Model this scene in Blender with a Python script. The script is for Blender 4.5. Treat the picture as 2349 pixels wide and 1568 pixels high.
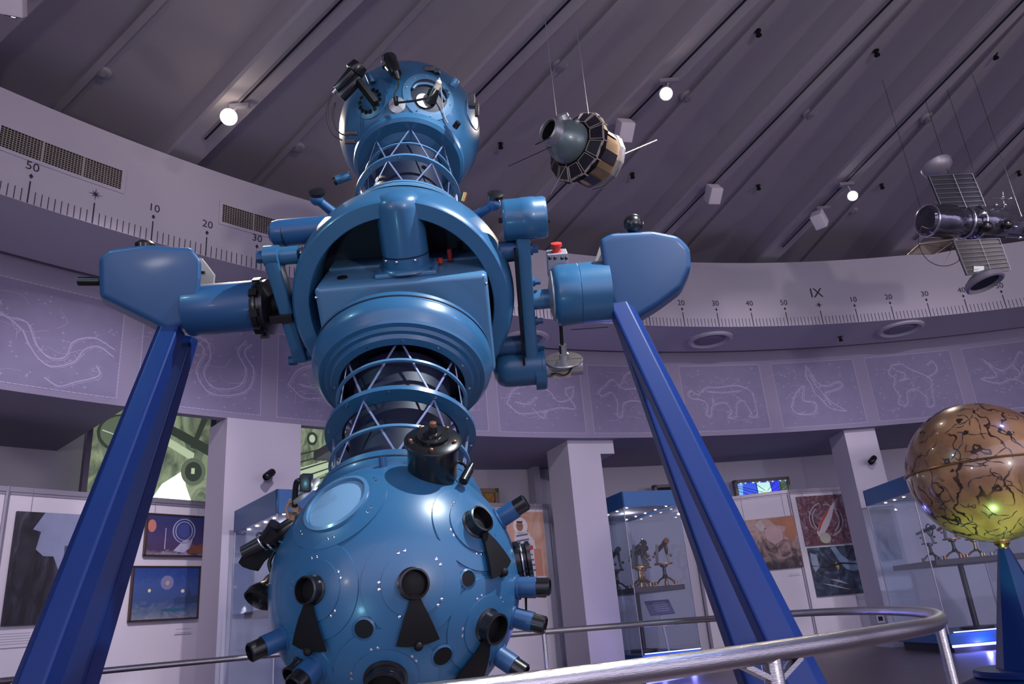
import bpy, bmesh, math, random
from math import sin, cos, pi, radians, sqrt, atan2, degrees
from mathutils import Vector, Matrix
from mathutils.bvhtree import BVHTree

for o in list(bpy.data.objects): bpy.data.objects.remove(o)
SCN = bpy.context.scene
COL = SCN.collection

# ------------------------------------------------------------------ camera
FPX, PITCH, ROLL, EYE = 1757.5, radians(19.869), radians(-4.848), 0.80
F3 = Vector((0, cos(PITCH), sin(PITCH)))
R3 = Vector((1, 0, 0)); U3 = R3.cross(F3)
RV = cos(ROLL)*R3 + sin(ROLL)*U3
UV = -sin(ROLL)*R3 + cos(ROLL)*U3
CAM = Vector((0, 0, EYE))
cd = bpy.data.cameras.new('camera'); cam = bpy.data.objects.new('camera', cd); COL.objects.link(cam)
cd.sensor_width = 36.0; cd.lens = FPX*36.0/2349.0; cd.clip_start = .02; cd.clip_end = 200
Mx = Matrix((RV, UV, -F3)).transposed().to_4x4(); Mx.translation = CAM
cam.matrix_world = Mx
SCN.camera = cam

SCN.cycles.transparent_max_bounces = 32

# ------------------------------------------------------------------ view and world
SCN.view_settings.view_transform = 'Standard'; SCN.view_settings.look = 'None'
SCN.view_settings.gamma = 1.0; SCN.view_settings.use_curve_mapping = False
SCN.view_settings.exposure = 0.0
W = bpy.data.worlds.new('world'); SCN.world = W; W.use_nodes = True
W.node_tree.nodes['Background'].inputs[0].default_value = (0.35, 0.32, 0.455, 1)
W.node_tree.nodes['Background'].inputs[1].default_value = 3.7

# ------------------------------------------------------------------ room frame (a ring hall, its centre right of and behind the camera)
R1 = 12.3                       # radius of the ring fascia
CX, CY = .47371*R1, -.13517*R1
Z1, Z1T = 4.486, 5.50           # fascia bottom, top
R2, R3W = 13.45, 15.7           # frieze wall, outer wall
Z2 = 3.17                       # underside below the frieze
ZB = 5.58                       # beam bottoms

def lamp(name, kind, loc, energy, col, size=.1, target=None, spot=60, blend=.5, parent=None):
    l = bpy.data.lights.new(name, kind); l.energy = energy; l.color = col
    if kind == 'SPOT': l.spot_size = radians(spot); l.spot_blend = blend; l.shadow_soft_size = size
    elif kind == 'AREA': l.size = size
    else: l.shadow_soft_size = size
    o = bpy.data.objects.new(name, l); COL.objects.link(o)
    o.location = loc
    if target is not None:
        o.rotation_euler = (Vector(target)-Vector(loc)).to_track_quat('-Z', 'Y').to_euler()
    if parent is not None:
        o.parent = parent; o.location = Vector(loc)-Vector(parent.location)
    return o
WARM = (1, .80, .62); COOL = (.62, .82, 1.0); VIO = (.45, .38, 1.0)
for q_, e_, a_ in [((4.5, -5.0, 1.6), 900, (1.5, 5.5, 5.8)), ((-5.0, -4.0, 1.6), 200, (-2.0, 4.5, 5.8)), ((9.5, -1.0, 1.6), 450, (6.0, 6.5, 5.8))]:
    lamp('ceiling_fill', 'SPOT', q_, e_, (1, .90, .86), .2, a_, 95, 1.0)  # unseen uplights added to brighten the ceiling
# unseen track lights of the hall, then two added fills
lamp('key_track_light', 'SPOT', (2.1, 2.1, 5.35), 1450, (.86, .95, 1), .05, (-.45, 3.3, 1.9), 62, .35)
lamp('hall_track_light', 'SPOT', (-4.6, 1.2, 5.2), 200, (.45, .85, 1.0), .12, (-.6, 3.8, 2.2), 55, .6)
lamp('cyan_fill', 'SPOT', (-1.4, .6, .12), 30, (.30, .80, 1.0), .10, (-.5, 3.9, 2.6), 70, .7)  # cyan fill added from below left, without a fixture
lamp('blue_fill', 'SPOT', (4.5, 2.6, 5.0), 120, (.30, .40, 1.0), .15, (.2, 3.6, 1.2), 70, .7)  # fill added from the right to deepen the projector's blue

# ------------------------------------------------------------------ projection helpers
def ray(x, y): return RV*((x-1174.5)/FPX) - UV*((y-784)/FPX) + F3
def aty(x, y, Y): d = ray(x, y); return CAM + d*(Y/d.y)
def atz(x, y, z): d = ray(x, y); return CAM + d*((z-EYE)/d.z)
def atr(x, y, r):
    d = ray(x, y); a = d.x**2+d.y**2; b = -(d.x*CX+d.y*CY); c = CX*CX+CY*CY-r*r
    return CAM + d*((-b+sqrt(b*b-a*c))/a)
def azi(p): return degrees(atan2(p.x-CX, p.y-CY))
def pol(a, r, z): a = radians(a); return Vector((CX+r*sin(a), CY+r*cos(a), z))

# ------------------------------------------------------------------ materials
MATS = {}
def mat(name, col, rough=.5, metal=0., coat=0., emit=None, es=1., noise=0., nscale=8., bump=0., spec=.5, stretch=None):
    if name in MATS: return MATS[name]
    m = bpy.data.materials.new(name); m.use_nodes = True; nt = m.node_tree; b = nt.nodes['Principled BSDF']
    c = (*col, 1)
    b.inputs['Base Color'].default_value = c; b.inputs['Roughness'].default_value = rough
    b.inputs['Metallic'].default_value = metal; b.inputs['Coat Weight'].default_value = coat
    b.inputs['Coat Roughness'].default_value = .12
    b.inputs['Specular IOR Level'].default_value = spec
    if emit: b.inputs['Emission Color'].default_value = (*emit, 1); b.inputs['Emission Strength'].default_value = es
    tc = nt.nodes.new('ShaderNodeTexCoord'); mp = nt.nodes.new('ShaderNodeMapping'); nt.links.new(tc.outputs['Object'], mp.inputs[0])
    if stretch: mp.inputs['Scale'].default_value = stretch
    n = nt.nodes.new('ShaderNodeTexNoise'); n.inputs['Scale'].default_value = nscale; n.inputs['Detail'].default_value = 4
    nt.links.new(mp.outputs[0], n.inputs[0])
    if noise > 0:
        mx = nt.nodes.new('ShaderNodeMix'); mx.data_type = 'RGBA'; mx.inputs[6].default_value = tuple(v*(1-noise) for v in col)+(1,)
        mx.inputs[7].default_value = tuple(min(1, v*(1+noise)) for v in col)+(1,)
        nt.links.new(n.outputs[0], mx.inputs[0]); nt.links.new(mx.outputs[2], b.inputs['Base Color'])
    if bump > 0:
        bp = nt.nodes.new('ShaderNodeBump'); bp.inputs['Strength'].default_value = bump; bp.inputs['Distance'].default_value = .01
        nt.links.new(n.outputs[0], bp.inputs['Height']); nt.links.new(bp.outputs[0], b.inputs['Normal'])
    MATS[name] = m; return m
def glass_mat():
    m = bpy.data.materials.new('case_glass'); m.use_nodes = True; nt = m.node_tree; nt.nodes.clear()
    out = nt.nodes.new('ShaderNodeOutputMaterial'); t = nt.nodes.new('ShaderNodeBsdfTransparent'); g = nt.nodes.new('ShaderNodeBsdfGlossy')
    t.inputs[0].default_value = (.90, .93, .96, 1); g.inputs['Roughness'].default_value = .02; g.inputs[0].default_value = (.9, .93, 1, 1)
    fr = nt.nodes.new('ShaderNodeFresnel'); fr.inputs[0].default_value = 1.5; mx = nt.nodes.new('ShaderNodeMixShader')
    k = nt.nodes.new('ShaderNodeMath'); k.operation = 'MULTIPLY'; k.inputs[1].default_value = .25; nt.links.new(fr.outputs[0], k.inputs[0]); nt.links.new(k.outputs[0], mx.inputs[0]); nt.links.new(t.outputs[0], mx.inputs[1]); nt.links.new(g.outputs[0], mx.inputs[2]); nt.links.new(mx.outputs[0], out.inputs[0])
    return m
def ramp_mat(name, stops, scale=3., kind='noise', rough=.6, detail=6, distort=1.5, vec=(1, 1, 1), emit=0., grad=None):
    """procedural picture surface: noise or waves through a colour ramp, optionally mixed with a vertical gradient (object Z)"""
    m = bpy.data.materials.new(name); m.use_nodes = True; nt = m.node_tree; b = nt.nodes['Principled BSDF']; b.inputs['Roughness'].default_value = rough
    tc = nt.nodes.new('ShaderNodeTexCoord'); mp = nt.nodes.new('ShaderNodeMapping'); mp.inputs['Scale'].default_value = vec
    nt.links.new(tc.outputs['Generated'], mp.inputs[0])
    if kind == 'noise':
        n = nt.nodes.new('ShaderNodeTexNoise'); n.inputs['Scale'].default_value = scale; n.inputs['Detail'].default_value = detail; n.inputs['Distortion'].default_value = distort
    elif kind == 'voro':
        n = nt.nodes.new('ShaderNodeTexVoronoi'); n.inputs['Scale'].default_value = scale
    else:
        n = nt.nodes.new('ShaderNodeTexWave'); n.inputs['Scale'].default_value = scale; n.inputs['Distortion'].default_value = distort; n.inputs['Detail'].default_value = detail
    nt.links.new(mp.outputs[0], n.inputs['Vector'])
    src = n.outputs[0]
    if grad is not None:
        sx = nt.nodes.new('ShaderNodeSeparateXYZ'); nt.links.new(tc.outputs['Generated'], sx.inputs[0])
        ma = nt.nodes.new('ShaderNodeMath'); ma.operation = 'MULTIPLY_ADD'; ma.inputs[1].default_value = grad; nt.links.new(sx.outputs['Z'], ma.inputs[0])
        sc = nt.nodes.new('ShaderNodeMath'); sc.operation = 'MULTIPLY'; sc.inputs[1].default_value = 1-abs(grad)*.6; nt.links.new(src, sc.inputs[0])
        nt.links.new(sc.outputs[0], ma.inputs[2]); src = ma.outputs[0]
    cr = nt.nodes.new('ShaderNodeValToRGB'); e = cr.color_ramp.elements
    while len(e) > 1: e.remove(e[-1])
    e[0].position = stops[0][0]; e[0].color = (*stops[0][1], 1)
    for p, c in stops[1:]: q = e.new(p); q.color = (*c, 1)
    nt.links.new(src, cr.inputs[0]); nt.links.new(cr.outputs[0], b.inputs['Base Color'])
    if emit: nt.links.new(cr.outputs[0], b.inputs['Emission Color']); b.inputs['Emission Strength'].default_value = emit
    return m

M_BLUE = mat('light_blue_enamel', (.024, .104, .215), .33, 0, .18, noise=.06, nscale=3)
M_BLUE2 = mat('pale_blue_enamel', (.065, .17, .30), .34, 0, .3, noise=.05, nscale=3)
M_POD = mat('mid_blue_enamel', (.014, .068, .18), .42, 0, .08, noise=.08, nscale=4)
M_LEG = mat('royal_blue_enamel', (.001, .019, .125), .42, 0, .0, spec=.3, noise=.06, nscale=2)
M_NAVY = mat('dark_navy_lacquer', (.002, .005, .024), .55, 0, 0)
M_BLACK = mat('black_lacquer', (.006, .006, .008), .28, 0, .15)
M_MATT = mat('matt_black', (.004, .004, .005), .6, spec=.25)
M_RUB = mat('black_cable_rubber', (.012, .011, .012), .5)
M_CHR = mat('chrome', (.75, .76, .80), .16, 1)
M_STEEL = mat('brushed_steel', (.50, .49, .50), .27, 1, bump=.15, nscale=60, stretch=(1, 1, 12))
M_ALU = mat('grey_aluminium', (.33, .31, .37), .45, .5)
M_BRASS = mat('old_brass', (.42, .28, .13), .3, 1, noise=.3, nscale=20)
M_COPPER = mat('copper_brown', (.38, .17, .10), .35, .8, noise=.3, nscale=20)
M_TAN = mat('tan_leather', (.30, .17, .11), .6)
M_WALL = mat('lavender_white_plaster', (.50, .47, .55), .85, noise=.03, nscale=1.5, bump=.05)
M_FRZ = mat('violet_grey_plaster', (.24, .215, .31), .85, noise=.05, nscale=1.2)
M_CEIL = mat('grey_lilac_paint', (.40, .37, .41), .8, noise=.05, nscale=1.0)
M_WHITE = mat('white_panel_board', (.70, .66, .72), .7, noise=.02)
M_LINE = mat('pale_lilac_print', (.34, .315, .46), .8)
M_INK = mat('dark_print', (.03, .025, .05), .7)
M_CASEB = mat('case_blue_board', (.008, .10, .30), .45, 0, .2)
M_WOOD = mat('dark_wood', (.025, .014, .018), .4, noise=.3, nscale=8)
M_LED = mat('blue_led_tube', (.2, .3, 1), .5, emit=(.22, .26, 1), es=6)
M_LAMPW = mat('lamp_glow', (1, .9, .75), .5, emit=(1, .86, .68), es=60)
M_DOT = mat('small_lamp_glow', (1, .95, .9), .5, emit=(1, .93, .86), es=14)
M_RED = mat('red_plastic', (.55, .04, .03), .4)
M_STRUT = mat('pale_steel_blue', (.20, .24, .42), .3, .4)
M_GLASS = glass_mat()
M_SOLAR = mat('solar_cell_black', (.015, .014, .022), .3, noise=.5, nscale=60)
M_GOLD = mat('gold_foil', (.50, .36, .20), .35, .7, noise=.3, nscale=12)
M_SILV = mat('silver_grey_metal', (.36, .38, .40), .38, .6, noise=.15, nscale=6)
M_BEIGE = mat('beige_metal', (.42, .37, .34), .5, .2)

# ------------------------------------------------------------------ mesh builder
def basis(ax, up=None):
    ax = Vector(ax).normalized()
    if up is None: up = Vector((0, 0, 1)) if abs(ax.z) < .9 else Vector((1, 0, 0))
    a = Vector(up) - ax*ax.dot(Vector(up)); a.normalize(); b = ax.cross(a); return ax, a, b

class MB:
    def __init__(s): s.v = []; s.f = []
    def add(s, vs, fs):
        n = len(s.v); s.v += [Vector(v) for v in vs]; s.f += [tuple(i+n for i in f) for f in fs]; return s
    def grid(s, rows, closed_u=False, closed_v=False):
        m, n = len(rows), len(rows[0]); vs = [p for r in rows for p in r]; fs = []
        for i in range(m if closed_v else m-1):
            for j in range(n if closed_u else n-1):
                a, b = i*n+j, i*n+(j+1) % n; c, d = ((i+1) % m)*n+(j+1) % n, ((i+1) % m)*n+j
                fs.append((a, b, c, d))
        return s.add(vs, fs)
    def lathe(s, o, ax, prof, seg=48, a0=0., a1=2*pi, up=None, cap=True):
        """prof: list of (radius, distance along axis)"""
        o = Vector(o); ax, a, b = basis(ax, up); full = abs(a1-a0-2*pi) < 1e-6
        n = seg if full else seg+1
        rows = []
        for r, t in prof:
            rows.append([o+ax*t+(a*cos(a0+(a1-a0)*k/seg)+b*sin(a0+(a1-a0)*k/seg))*max(r, 1e-5) for k in range(n)])
        s.grid(rows, closed_u=full)
        if cap and full:
            base = len(s.v)-len(rows)*n
            if prof[0][0] > 1e-4: s.f.append(tuple(base+k for k in reversed(range(n))))
            if prof[-1][0] > 1e-4: s.f.append(tuple(base+(len(rows)-1)*n+k for k in range(n)))
        return s
    def cyl(s, p, q, r, r2=None, seg=24, bev=0.):
        p, q = Vector(p), Vector(q); L = (q-p).length; r2 = r if r2 is None else r2
        if bev: pr = [(r-bev, 0), (r-bev*.3, bev*.3), (r, bev), (r2, L-bev), (r2-bev*.3, L-bev*.3), (r2-bev, L)]
        else: pr = [(r, 0), (r2, L)]
        return s.lathe(p, q-p, pr, seg)
    def sph(s, c, r, seg=24, rings=14, sc=(1, 1, 1), ax=(0, 0, 1)):
        pr = [(r*sin(pi*i/rings), -r*cos(pi*i/rings)) for i in range(rings+1)]
        n0 = len(s.v); s.lathe(c, ax, pr, seg, cap=False)
        if sc != (1, 1, 1):
            c = Vector(c)
            for i in range(n0, len(s.v)):
                d = s.v[i]-c; s.v[i] = c+Vector((d.x*sc[0], d.y*sc[1], d.z*sc[2]))
        return s
    def torus(s, o, ax, R, r, seg=64, rs=10, a0=0., a1=2*pi, up=None):
        pr = [(R+r*cos(2*pi*k/rs), r*sin(2*pi*k/rs)) for k in range(rs+1)]
        return s.lathe(o, ax, pr, seg, a0, a1, up, cap=False)
    def ring(s, o, ax, ri, ro, h, seg=64, up=None, a0=0., a1=2*pi):
        return s.lathe(o, ax, [(ri, -h/2), (ro, -h/2), (ro, h/2), (ri, h/2), (ri, -h/2)], seg, a0, a1, up, cap=False)
    def obox(s, c, X, Y, Z, bev=0.):
        """box with half-vectors X,Y,Z"""
        c, X, Y, Z = map(Vector, (c, X, Y, Z))
        if X.cross(Y).dot(Z) < 0: X = -X
        if bev <= 0:
            vs = [c+X*i+Y*j+Z*k for k in (-1, 1) for j in (-1, 1) for i in (-1, 1)]
            return s.add(vs, [(0, 2, 3, 1), (4, 5, 7, 6), (0, 1, 5, 4), (2, 6, 7, 3), (0, 4, 6, 2), (1, 3, 7, 5)])
        bm = bmesh.new(); vs = [bm.verts.new(c+X*i+Y*j+Z*k) for k in (-1, 1) for j in (-1, 1) for i in (-1, 1)]
        for f in [(0, 2, 3, 1), (4, 5, 7, 6), (0, 1, 5, 4), (2, 6, 7, 3), (0, 4, 6, 2), (1, 3, 7, 5)]: bm.faces.new([vs[i] for i in f])
        bmesh.ops.bevel(bm, geom=bm.edges[:], offset=bev, segments=3, profile=.6, affect='EDGES')
        return s.frombm(bm)
    def frombm(s, bm):
        bm.verts.index_update(); vs = [v.co.copy() for v in bm.verts]; fs = [tuple(v.index for v in f.verts) for f in bm.faces]; bm.free(); return s.add(vs, fs)
    def box(s, lo, hi, bev=0.):
        lo, hi = Vector(lo), Vector(hi); h = (hi-lo)/2
        return s.obox((lo+hi)/2, (h.x, 0, 0), (0, h.y, 0), (0, 0, h.z), bev)
    def bar(s, p, q, w, h, up=None, bev=0.):
        p, q = Vector(p), Vector(q); ax, a, b = basis(q-p, up); return s.obox((p+q)/2, b*(w/2), a*(h/2), (q-p)/2, bev)
    def tube(s, pts, r, seg=10, closed=False, smooth=0):
        pts = [Vector(p) for p in pts]
        if smooth: pts = crom(pts, smooth, closed)
        rows = []; prev = None; n = len(pts)
        for i, p in enumerate(pts):
            if closed: t = pts[(i+1) % n]-pts[i-1]
            else: t = pts[min(i+1, n-1)]-pts[max(i-1, 0)]
            t.normalize()
            if prev is None: _, a, b = basis(t)
            else: a = prev - t*t.dot(prev); a.normalize(); b = t.cross(a)
            prev = a; rr = r[i] if isinstance(r, (list, tuple)) else r
            rows.append([p+(a*cos(2*pi*k/seg)+b*sin(2*pi*k/seg))*rr for k in range(seg)])
        s.grid(rows, closed_u=True, closed_v=closed)
        if not closed:
            base = len(s.v)-len(rows)*seg
            s.f.append(tuple(base+k for k in reversed(range(seg)))); s.f.append(tuple(base+(len(rows)-1)*seg+k for k in range(seg)))
        return s
    def prism(s, poly, d, bev=0., seg=3):
        """planar polygon (3-D points) extruded by vector d"""
        poly = [Vector(p) for p in poly]; d = Vector(d); n = len(poly)
        bm = bmesh.new(); A = [bm.verts.new(p) for p in poly]; B = [bm.verts.new(p+d) for p in poly]
        bm.faces.new(A[::-1]); bm.faces.new(B)
        for i in range(n): bm.faces.new((A[i], A[(i+1) % n], B[(i+1) % n], B[i]))
        bmesh.ops.recalc_face_normals(bm, faces=bm.faces[:])
        if bev: bmesh.ops.bevel(bm, geom=bm.edges[:], offset=bev, segments=seg, profile=.6, affect='EDGES', clamp_overlap=True)
        return s.frombm(bm)
    def build(s, name, m, parent=None, smooth=40, sub=0):
        me = bpy.data.meshes.new(name)
        off = Vector((0, 0, 0)); p = parent
        while p is not None: off += p.location; p = p.parent
        me.from_pydata([v-off for v in s.v], [], s.f); me.validate()
        bm = bmesh.new(); bm.from_mesh(me); bmesh.ops.remove_doubles(bm, verts=bm.verts[:], dist=1e-5); bmesh.ops.recalc_face_normals(bm, faces=bm.faces[:]); bm.to_mesh(me); bm.free()
        if smooth:
            for p in me.polygons: p.use_smooth = True
            me.set_sharp_from_angle(angle=radians(smooth))
        me.materials.append(m); me.update()
        o = bpy.data.objects.new(name, me); COL.objects.link(o)
        if parent is not None: o.parent = parent
        if sub: md = o.modifiers.new('sub', 'SUBSURF'); md.levels = sub; md.render_levels = sub
        return o
def crom(pts, k, closed=False):
    out = []; n = len(pts)
    for i in range(n if closed else n-1):
        p0 = pts[i-1] if (closed or i > 0) else pts[0]*2-pts[1]; p1 = pts[i]; p2 = pts[(i+1) % n]
        p3 = pts[(i+2) % n] if (closed or i < n-2) else pts[-1]*2-pts[-2]
        for j in range(k):
            t = j/k; out.append(.5*((2*p1)+(p2-p0)*t+(2*p0-5*p1+4*p2-p3)*t*t+(3*p1-p0-3*p2+p3)*t**3))
    if not closed: out.append(pts[-1])
    return out
def empty(name, loc, label=None, cat=None, group=None, parent=None):
    o = bpy.data.objects.new(name, None); COL.objects.link(o); o.empty_display_size = .1
    o.location = Vector(loc)
    if parent is not None: o.parent = parent; o.location = Vector(loc)-wl(parent)
    return tag(o, label, cat, group)
def wl(o):
    v = Vector((0, 0, 0))
    while o is not None: v += o.location; o = o.parent
    return v
def tag(o, label=None, cat=None, group=None, kind=None):
    if label: o['label'] = label
    if cat: o['category'] = cat
    if group: o['group'] = group
    if kind: o['kind'] = kind
    return o
def struct(o): o['kind'] = 'structure'; return o
def copy_tree(o, loc=None, label=None, parent=None):
    c = o.copy(); COL.objects.link(c); c.parent = parent
    if loc is not None: c.location = loc
    if label: c['label'] = label
    for ch in list(o.children): copy_tree(ch, parent=c)
    return c
def text_mesh(txt, size, name='t'):
    cu = bpy.data.curves.new(name, 'FONT'); cu.body = txt; cu.size = size; cu.align_x = 'CENTER'; cu.resolution_u = 3
    o = bpy.data.objects.new(name, cu); COL.objects.link(o); dg = bpy.context.evaluated_depsgraph_get(); dg.update()
    me = bpy.data.meshes.new_from_object(o.evaluated_get(dg)); vs = [v.co.copy() for v in me.vertices]; fs = [tuple(p.vertices) for p in me.polygons]
    bpy.data.objects.remove(o); bpy.data.curves.remove(cu); bpy.data.meshes.remove(me)
    return vs, fs
# ================================================================== ROOM
A0, A1 = -104., 64.
def sweep(mb, sec, a0, a1, step=1., closed=True):
    n = max(2, int(round((a1-a0)/step))); rows = []
    for k in range(n+1):
        a = a0+(a1-a0)*k/n; row = [pol(a, r, z) for r, z in sec]
        if closed: row.append(row[0].copy())
        rows.append(row)
    mb.grid(rows)
    if closed:
        m = len(sec)+1; base = len(mb.v)-len(rows)*m
        mb.f.append(tuple(base+i for i in range(len(sec)))); mb.f.append(tuple(base+(len(rows)-1)*m+i for i in reversed(range(len(sec)))))
    return mb
M_FLOOR = mat('grey_brown_floor_planks', (.16, .12, .14), .38, noise=.35, nscale=3, bump=.05, stretch=(.3, 4, 1))
mb = MB(); mb.box((-34, -22, -.2), (40, 30, 0)); struct(mb.build('floor', M_FLOOR, smooth=0))
mb = sweep(MB(), [(R1, Z1), (R1, Z1T), (R1+.14, Z1T), (R1+.14, Z1+.12), (R2-.1, Z1+.12), (R2-.1, Z1)], A0, A1, .8)
fascia = struct(mb.build('trim_1', M_WALL, smooth=30)); fascia['label'] = 'white ring fascia printed with an hour scale'
mb = sweep(MB(), [(R2, Z1+.1), (R2, Z2), (R2+.12, Z2), (R2+.12, Z1+.1)], A0, A1, .8)
frieze = struct(mb.build('trim_2', M_FRZ, smooth=30))
for i, (a, b, z) in enumerate([(A0, -46.9, Z2), (-46.9, -35.2, 4.0), (-35.2, A1, Z2)]):
    mb = sweep(MB(), [(R2+.12, z), (R3W, z), (R3W, z+.12), (R2+.12, z+.12)], a, b, 1.)
    struct(mb.build('trim_%d' % (3+i), M_FRZ, smooth=30))
mb = sweep(MB(), [(R3W, 0), (R3W, 4.2), (R3W+.2, 4.2), (R3W+.2, 0)], A0, A1, 1.)
struct(mb.build('wall_back', M_WALL, smooth=30))
mb = sweep(MB(), [(14.1, Z1+.1), (14.1, 6.9), (14.3, 6.9), (14.3, Z1+.1)], A0, A1, 1.)
struct(mb.build('wall_upper', M_CEIL, smooth=30))
# piers between the bays
def pier(n, a, b, r0, z=Z2, notch=None, rb=R3W):
    mb = sweep(MB(), [(r0, 0), (r0, z), (rb, z), (rb, 0)], a, b, 1.)
    if notch: sweep(mb, [(r0, z-.20), (r0, z), (R3W, z), (R3W, z-.20)], b, b+notch, .4)
    return struct(mb.build('wall_pier_%d' % n, M_WALL, smooth=20))
pier(1, azi(atr(523, 930, 13.42)), azi(atr(691, 960, 13.42)), 13.42, rb=13.95)
pier(2, azi(atr(1303, 1030, 13.60)), azi(atr(1378, 1045, 13.60)), 13.60, notch=.95, rb=14.35)
pier(3, azi(atr(1937, 995, 13.60)), azi(atr(2008, 990, 13.60)), 13.60, rb=14.15)
pier(4, 18.5, 20.7, 13.6); pier(5, -66, -62.5, 13.5); pier(6, -88, -84, 13.5)
pier(7, azi(atr(1222, 1060, 15.45)), azi(atr(1236, 1060, 15.45)), 15.45)
# ceiling: shallow vaults between radial beams
BEAMS = [-47.1+9.6*k for k in range(-6, 12)]
HALF = 9.6/2
rows = []
NA = 14
for r in [.5, 1.5, 3, 4.5, 6, 7.5, 9, 10.5, 11.5, 12.3, 13.2, 14.2]:
    row = []
    for bi, ba in enumerate(BEAMS[:-1]):
        for k in range(NA):
            t = k/NA; arch = (1-abs(2*t-1)**2.4); h = .20+.22*arch*min(1, r/9.)
            row.append(pol(ba+9.6*t, r, ZB+h))
    rows.append(row)
mb = MB(); mb.grid(rows); ceil_o = struct(mb.build('ceiling', M_CEIL, smooth=25))
# panels that close the roof above the vaults
for ba in BEAMS:
    d = pol(ba, 1, 0)-Vector((CX, CY, 0)); side = Vector((d.y, -d.x, 0))
    c0, c1 = pol(ba, 1.2, 0), pol(ba, 14.1, 0)
    mb = MB()
    # beam with a lower flange lip on either side
    sec = [(-.15, 0), (.15, 0), (.17, .03), (.17, .10), (.21, .42), (-.21, .42), (-.17, .10), (-.17, .03)]
    A = [c0+side*x+Vector((0, 0, ZB+z)) for x, z in sec]; B = [c1+side*x+Vector((0, 0, ZB+z)) for x, z in sec]; n = len(sec)
    mb.add(A+B, [tuple(range(n)), tuple(n+i for i in reversed(range(n)))]+[(i, (i+1) % n, n+(i+1) % n, n+i) for i in range(n)])
    mb.build('beam', M_CEIL, ceil_o, smooth=0)
    # light conduit running along the crown of the vault
    q0, q1 = pol(ba+HALF, 3.0, ZB+.36), pol(ba+HALF, 13.6, ZB+.415)
    MB().bar(q0, q1, .07, .05).build('crown_rib', M_CEIL, ceil_o, smooth=0)
# track rails sunk in the beams
TNAMES = ['over the bright lamp above the left vent', 'passing behind the top of the blue projector', 'over the satellite with the flared collar', 'right of the brightest middle lamp', 'above the small lamp on the right', 'near the right edge above the winged satellite']
for i, k in enumerate(range(6, 12)):
    ba = BEAMS[k]
    d = (pol(ba, 1, 0)-Vector((CX, CY, 0))); side = Vector((d.y, -d.x, 0))
    t = empty('lighting_track', pol(ba, 8, ZB), 'slim dark lighting track along the ceiling beam '+TNAMES[i], 'lighting track', 'lighting tracks on the ceiling beams')
    MB().bar(pol(ba, 5.2, ZB-.012), pol(ba, 11.9, ZB-.012), .045, .03).build('rail', M_WHITE if False else M_ALU, t, smooth=0)
    MB().bar(pol(ba, 5.2, ZB-.029), pol(ba, 11.9, ZB-.029), .018, .006).build('slot', M_MATT, t, smooth=0)

# ---- hour scale on the fascia
def on_ring(x, z, a, r):   # wraps a flat print onto the ring; x metres right, z metres up
    return pol(a+degrees(x/r), r, z)
mb = MB(); ma = MB(); rr = R1-.004
def tick(mb, a, h, w):
    v = [on_ring(-w/2, Z1+.004, a, rr), on_ring(w/2, Z1+.004, a, rr), on_ring(w/2, Z1+h, a, rr), on_ring(-w/2, Z1+h, a, rr)]
    v2 = [p+(p-Vector((CX, CY, p.z))).normalized()*.003 for p in v]
    mb.add(v+v2, [(0, 1, 2, 3), (7, 6, 5, 4), (0, 4, 5, 1), (1, 5, 6, 2), (2, 6, 7, 3), (3, 7, 4, 0)])
for m in range(-120, 260):
    a = -50.929+.25*m
    tick(mb, a, .215 if m % 10 == 0 else .125, .011 if m % 10 == 0 else .006)
tk = mb.build('tick_marks', M_INK, fascia, smooth=0)
tk['kind'] = 'stuff'
ROM = {-2: 'IV', -1: 'V', 0: 'VI', 1: 'VII', 2: 'VIII', 3: 'IX', 4: 'X', 5: 'XI'}
def flat_print(vs, fs, a, z0, name, par, m=M_INK, r=None, th=.003):
    r = r or rr; n = len(vs)
    A = [on_ring(v.x, z0+v.y, a, r) for v in vs]; B = [p+(p-Vector((CX, CY, p.z))).normalized()*th for p in A]
    mb = MB(); mb.add(A+B, [tuple(f) for f in fs]); return mb.build(name, m, par, smooth=0)
for k in range(-5, 26):
    a = -50.929+2.5*k
    hr, mn = divmod(k, 6)
    if mn:
        vs, fs = text_mesh(str(mn*10), .115); flat_print(vs, fs, a, Z1+.325, 'numeral', fascia)
        D = [(0, -.026), (.018, 0), (0, .026), (-.018, 0)]
        flat_print([Vector((x, y, 0)) for x, y in D], [(0, 1, 2, 3)], a, Z1+.265, 'diamond_mark', fascia)
    else:
        vs, fs = text_mesh(ROM.get(hr, 'I'), .21); flat_print(vs, fs, a, Z1+.43, 'numeral', fascia)
        st = []
        for j in range(16):
            rad_ = (.068 if j % 4 == 0 else .048) if j % 2 == 0 else .014
            st.append(Vector((rad_*sin(j*pi/8), rad_*cos(j*pi/8), 0)))
        flat_print(st+[Vector((0, 0, 0))], [(j, (j+1) % 16, 16) for j in range(16)], a, Z1+.305, 'star_mark', fascia)

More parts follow.
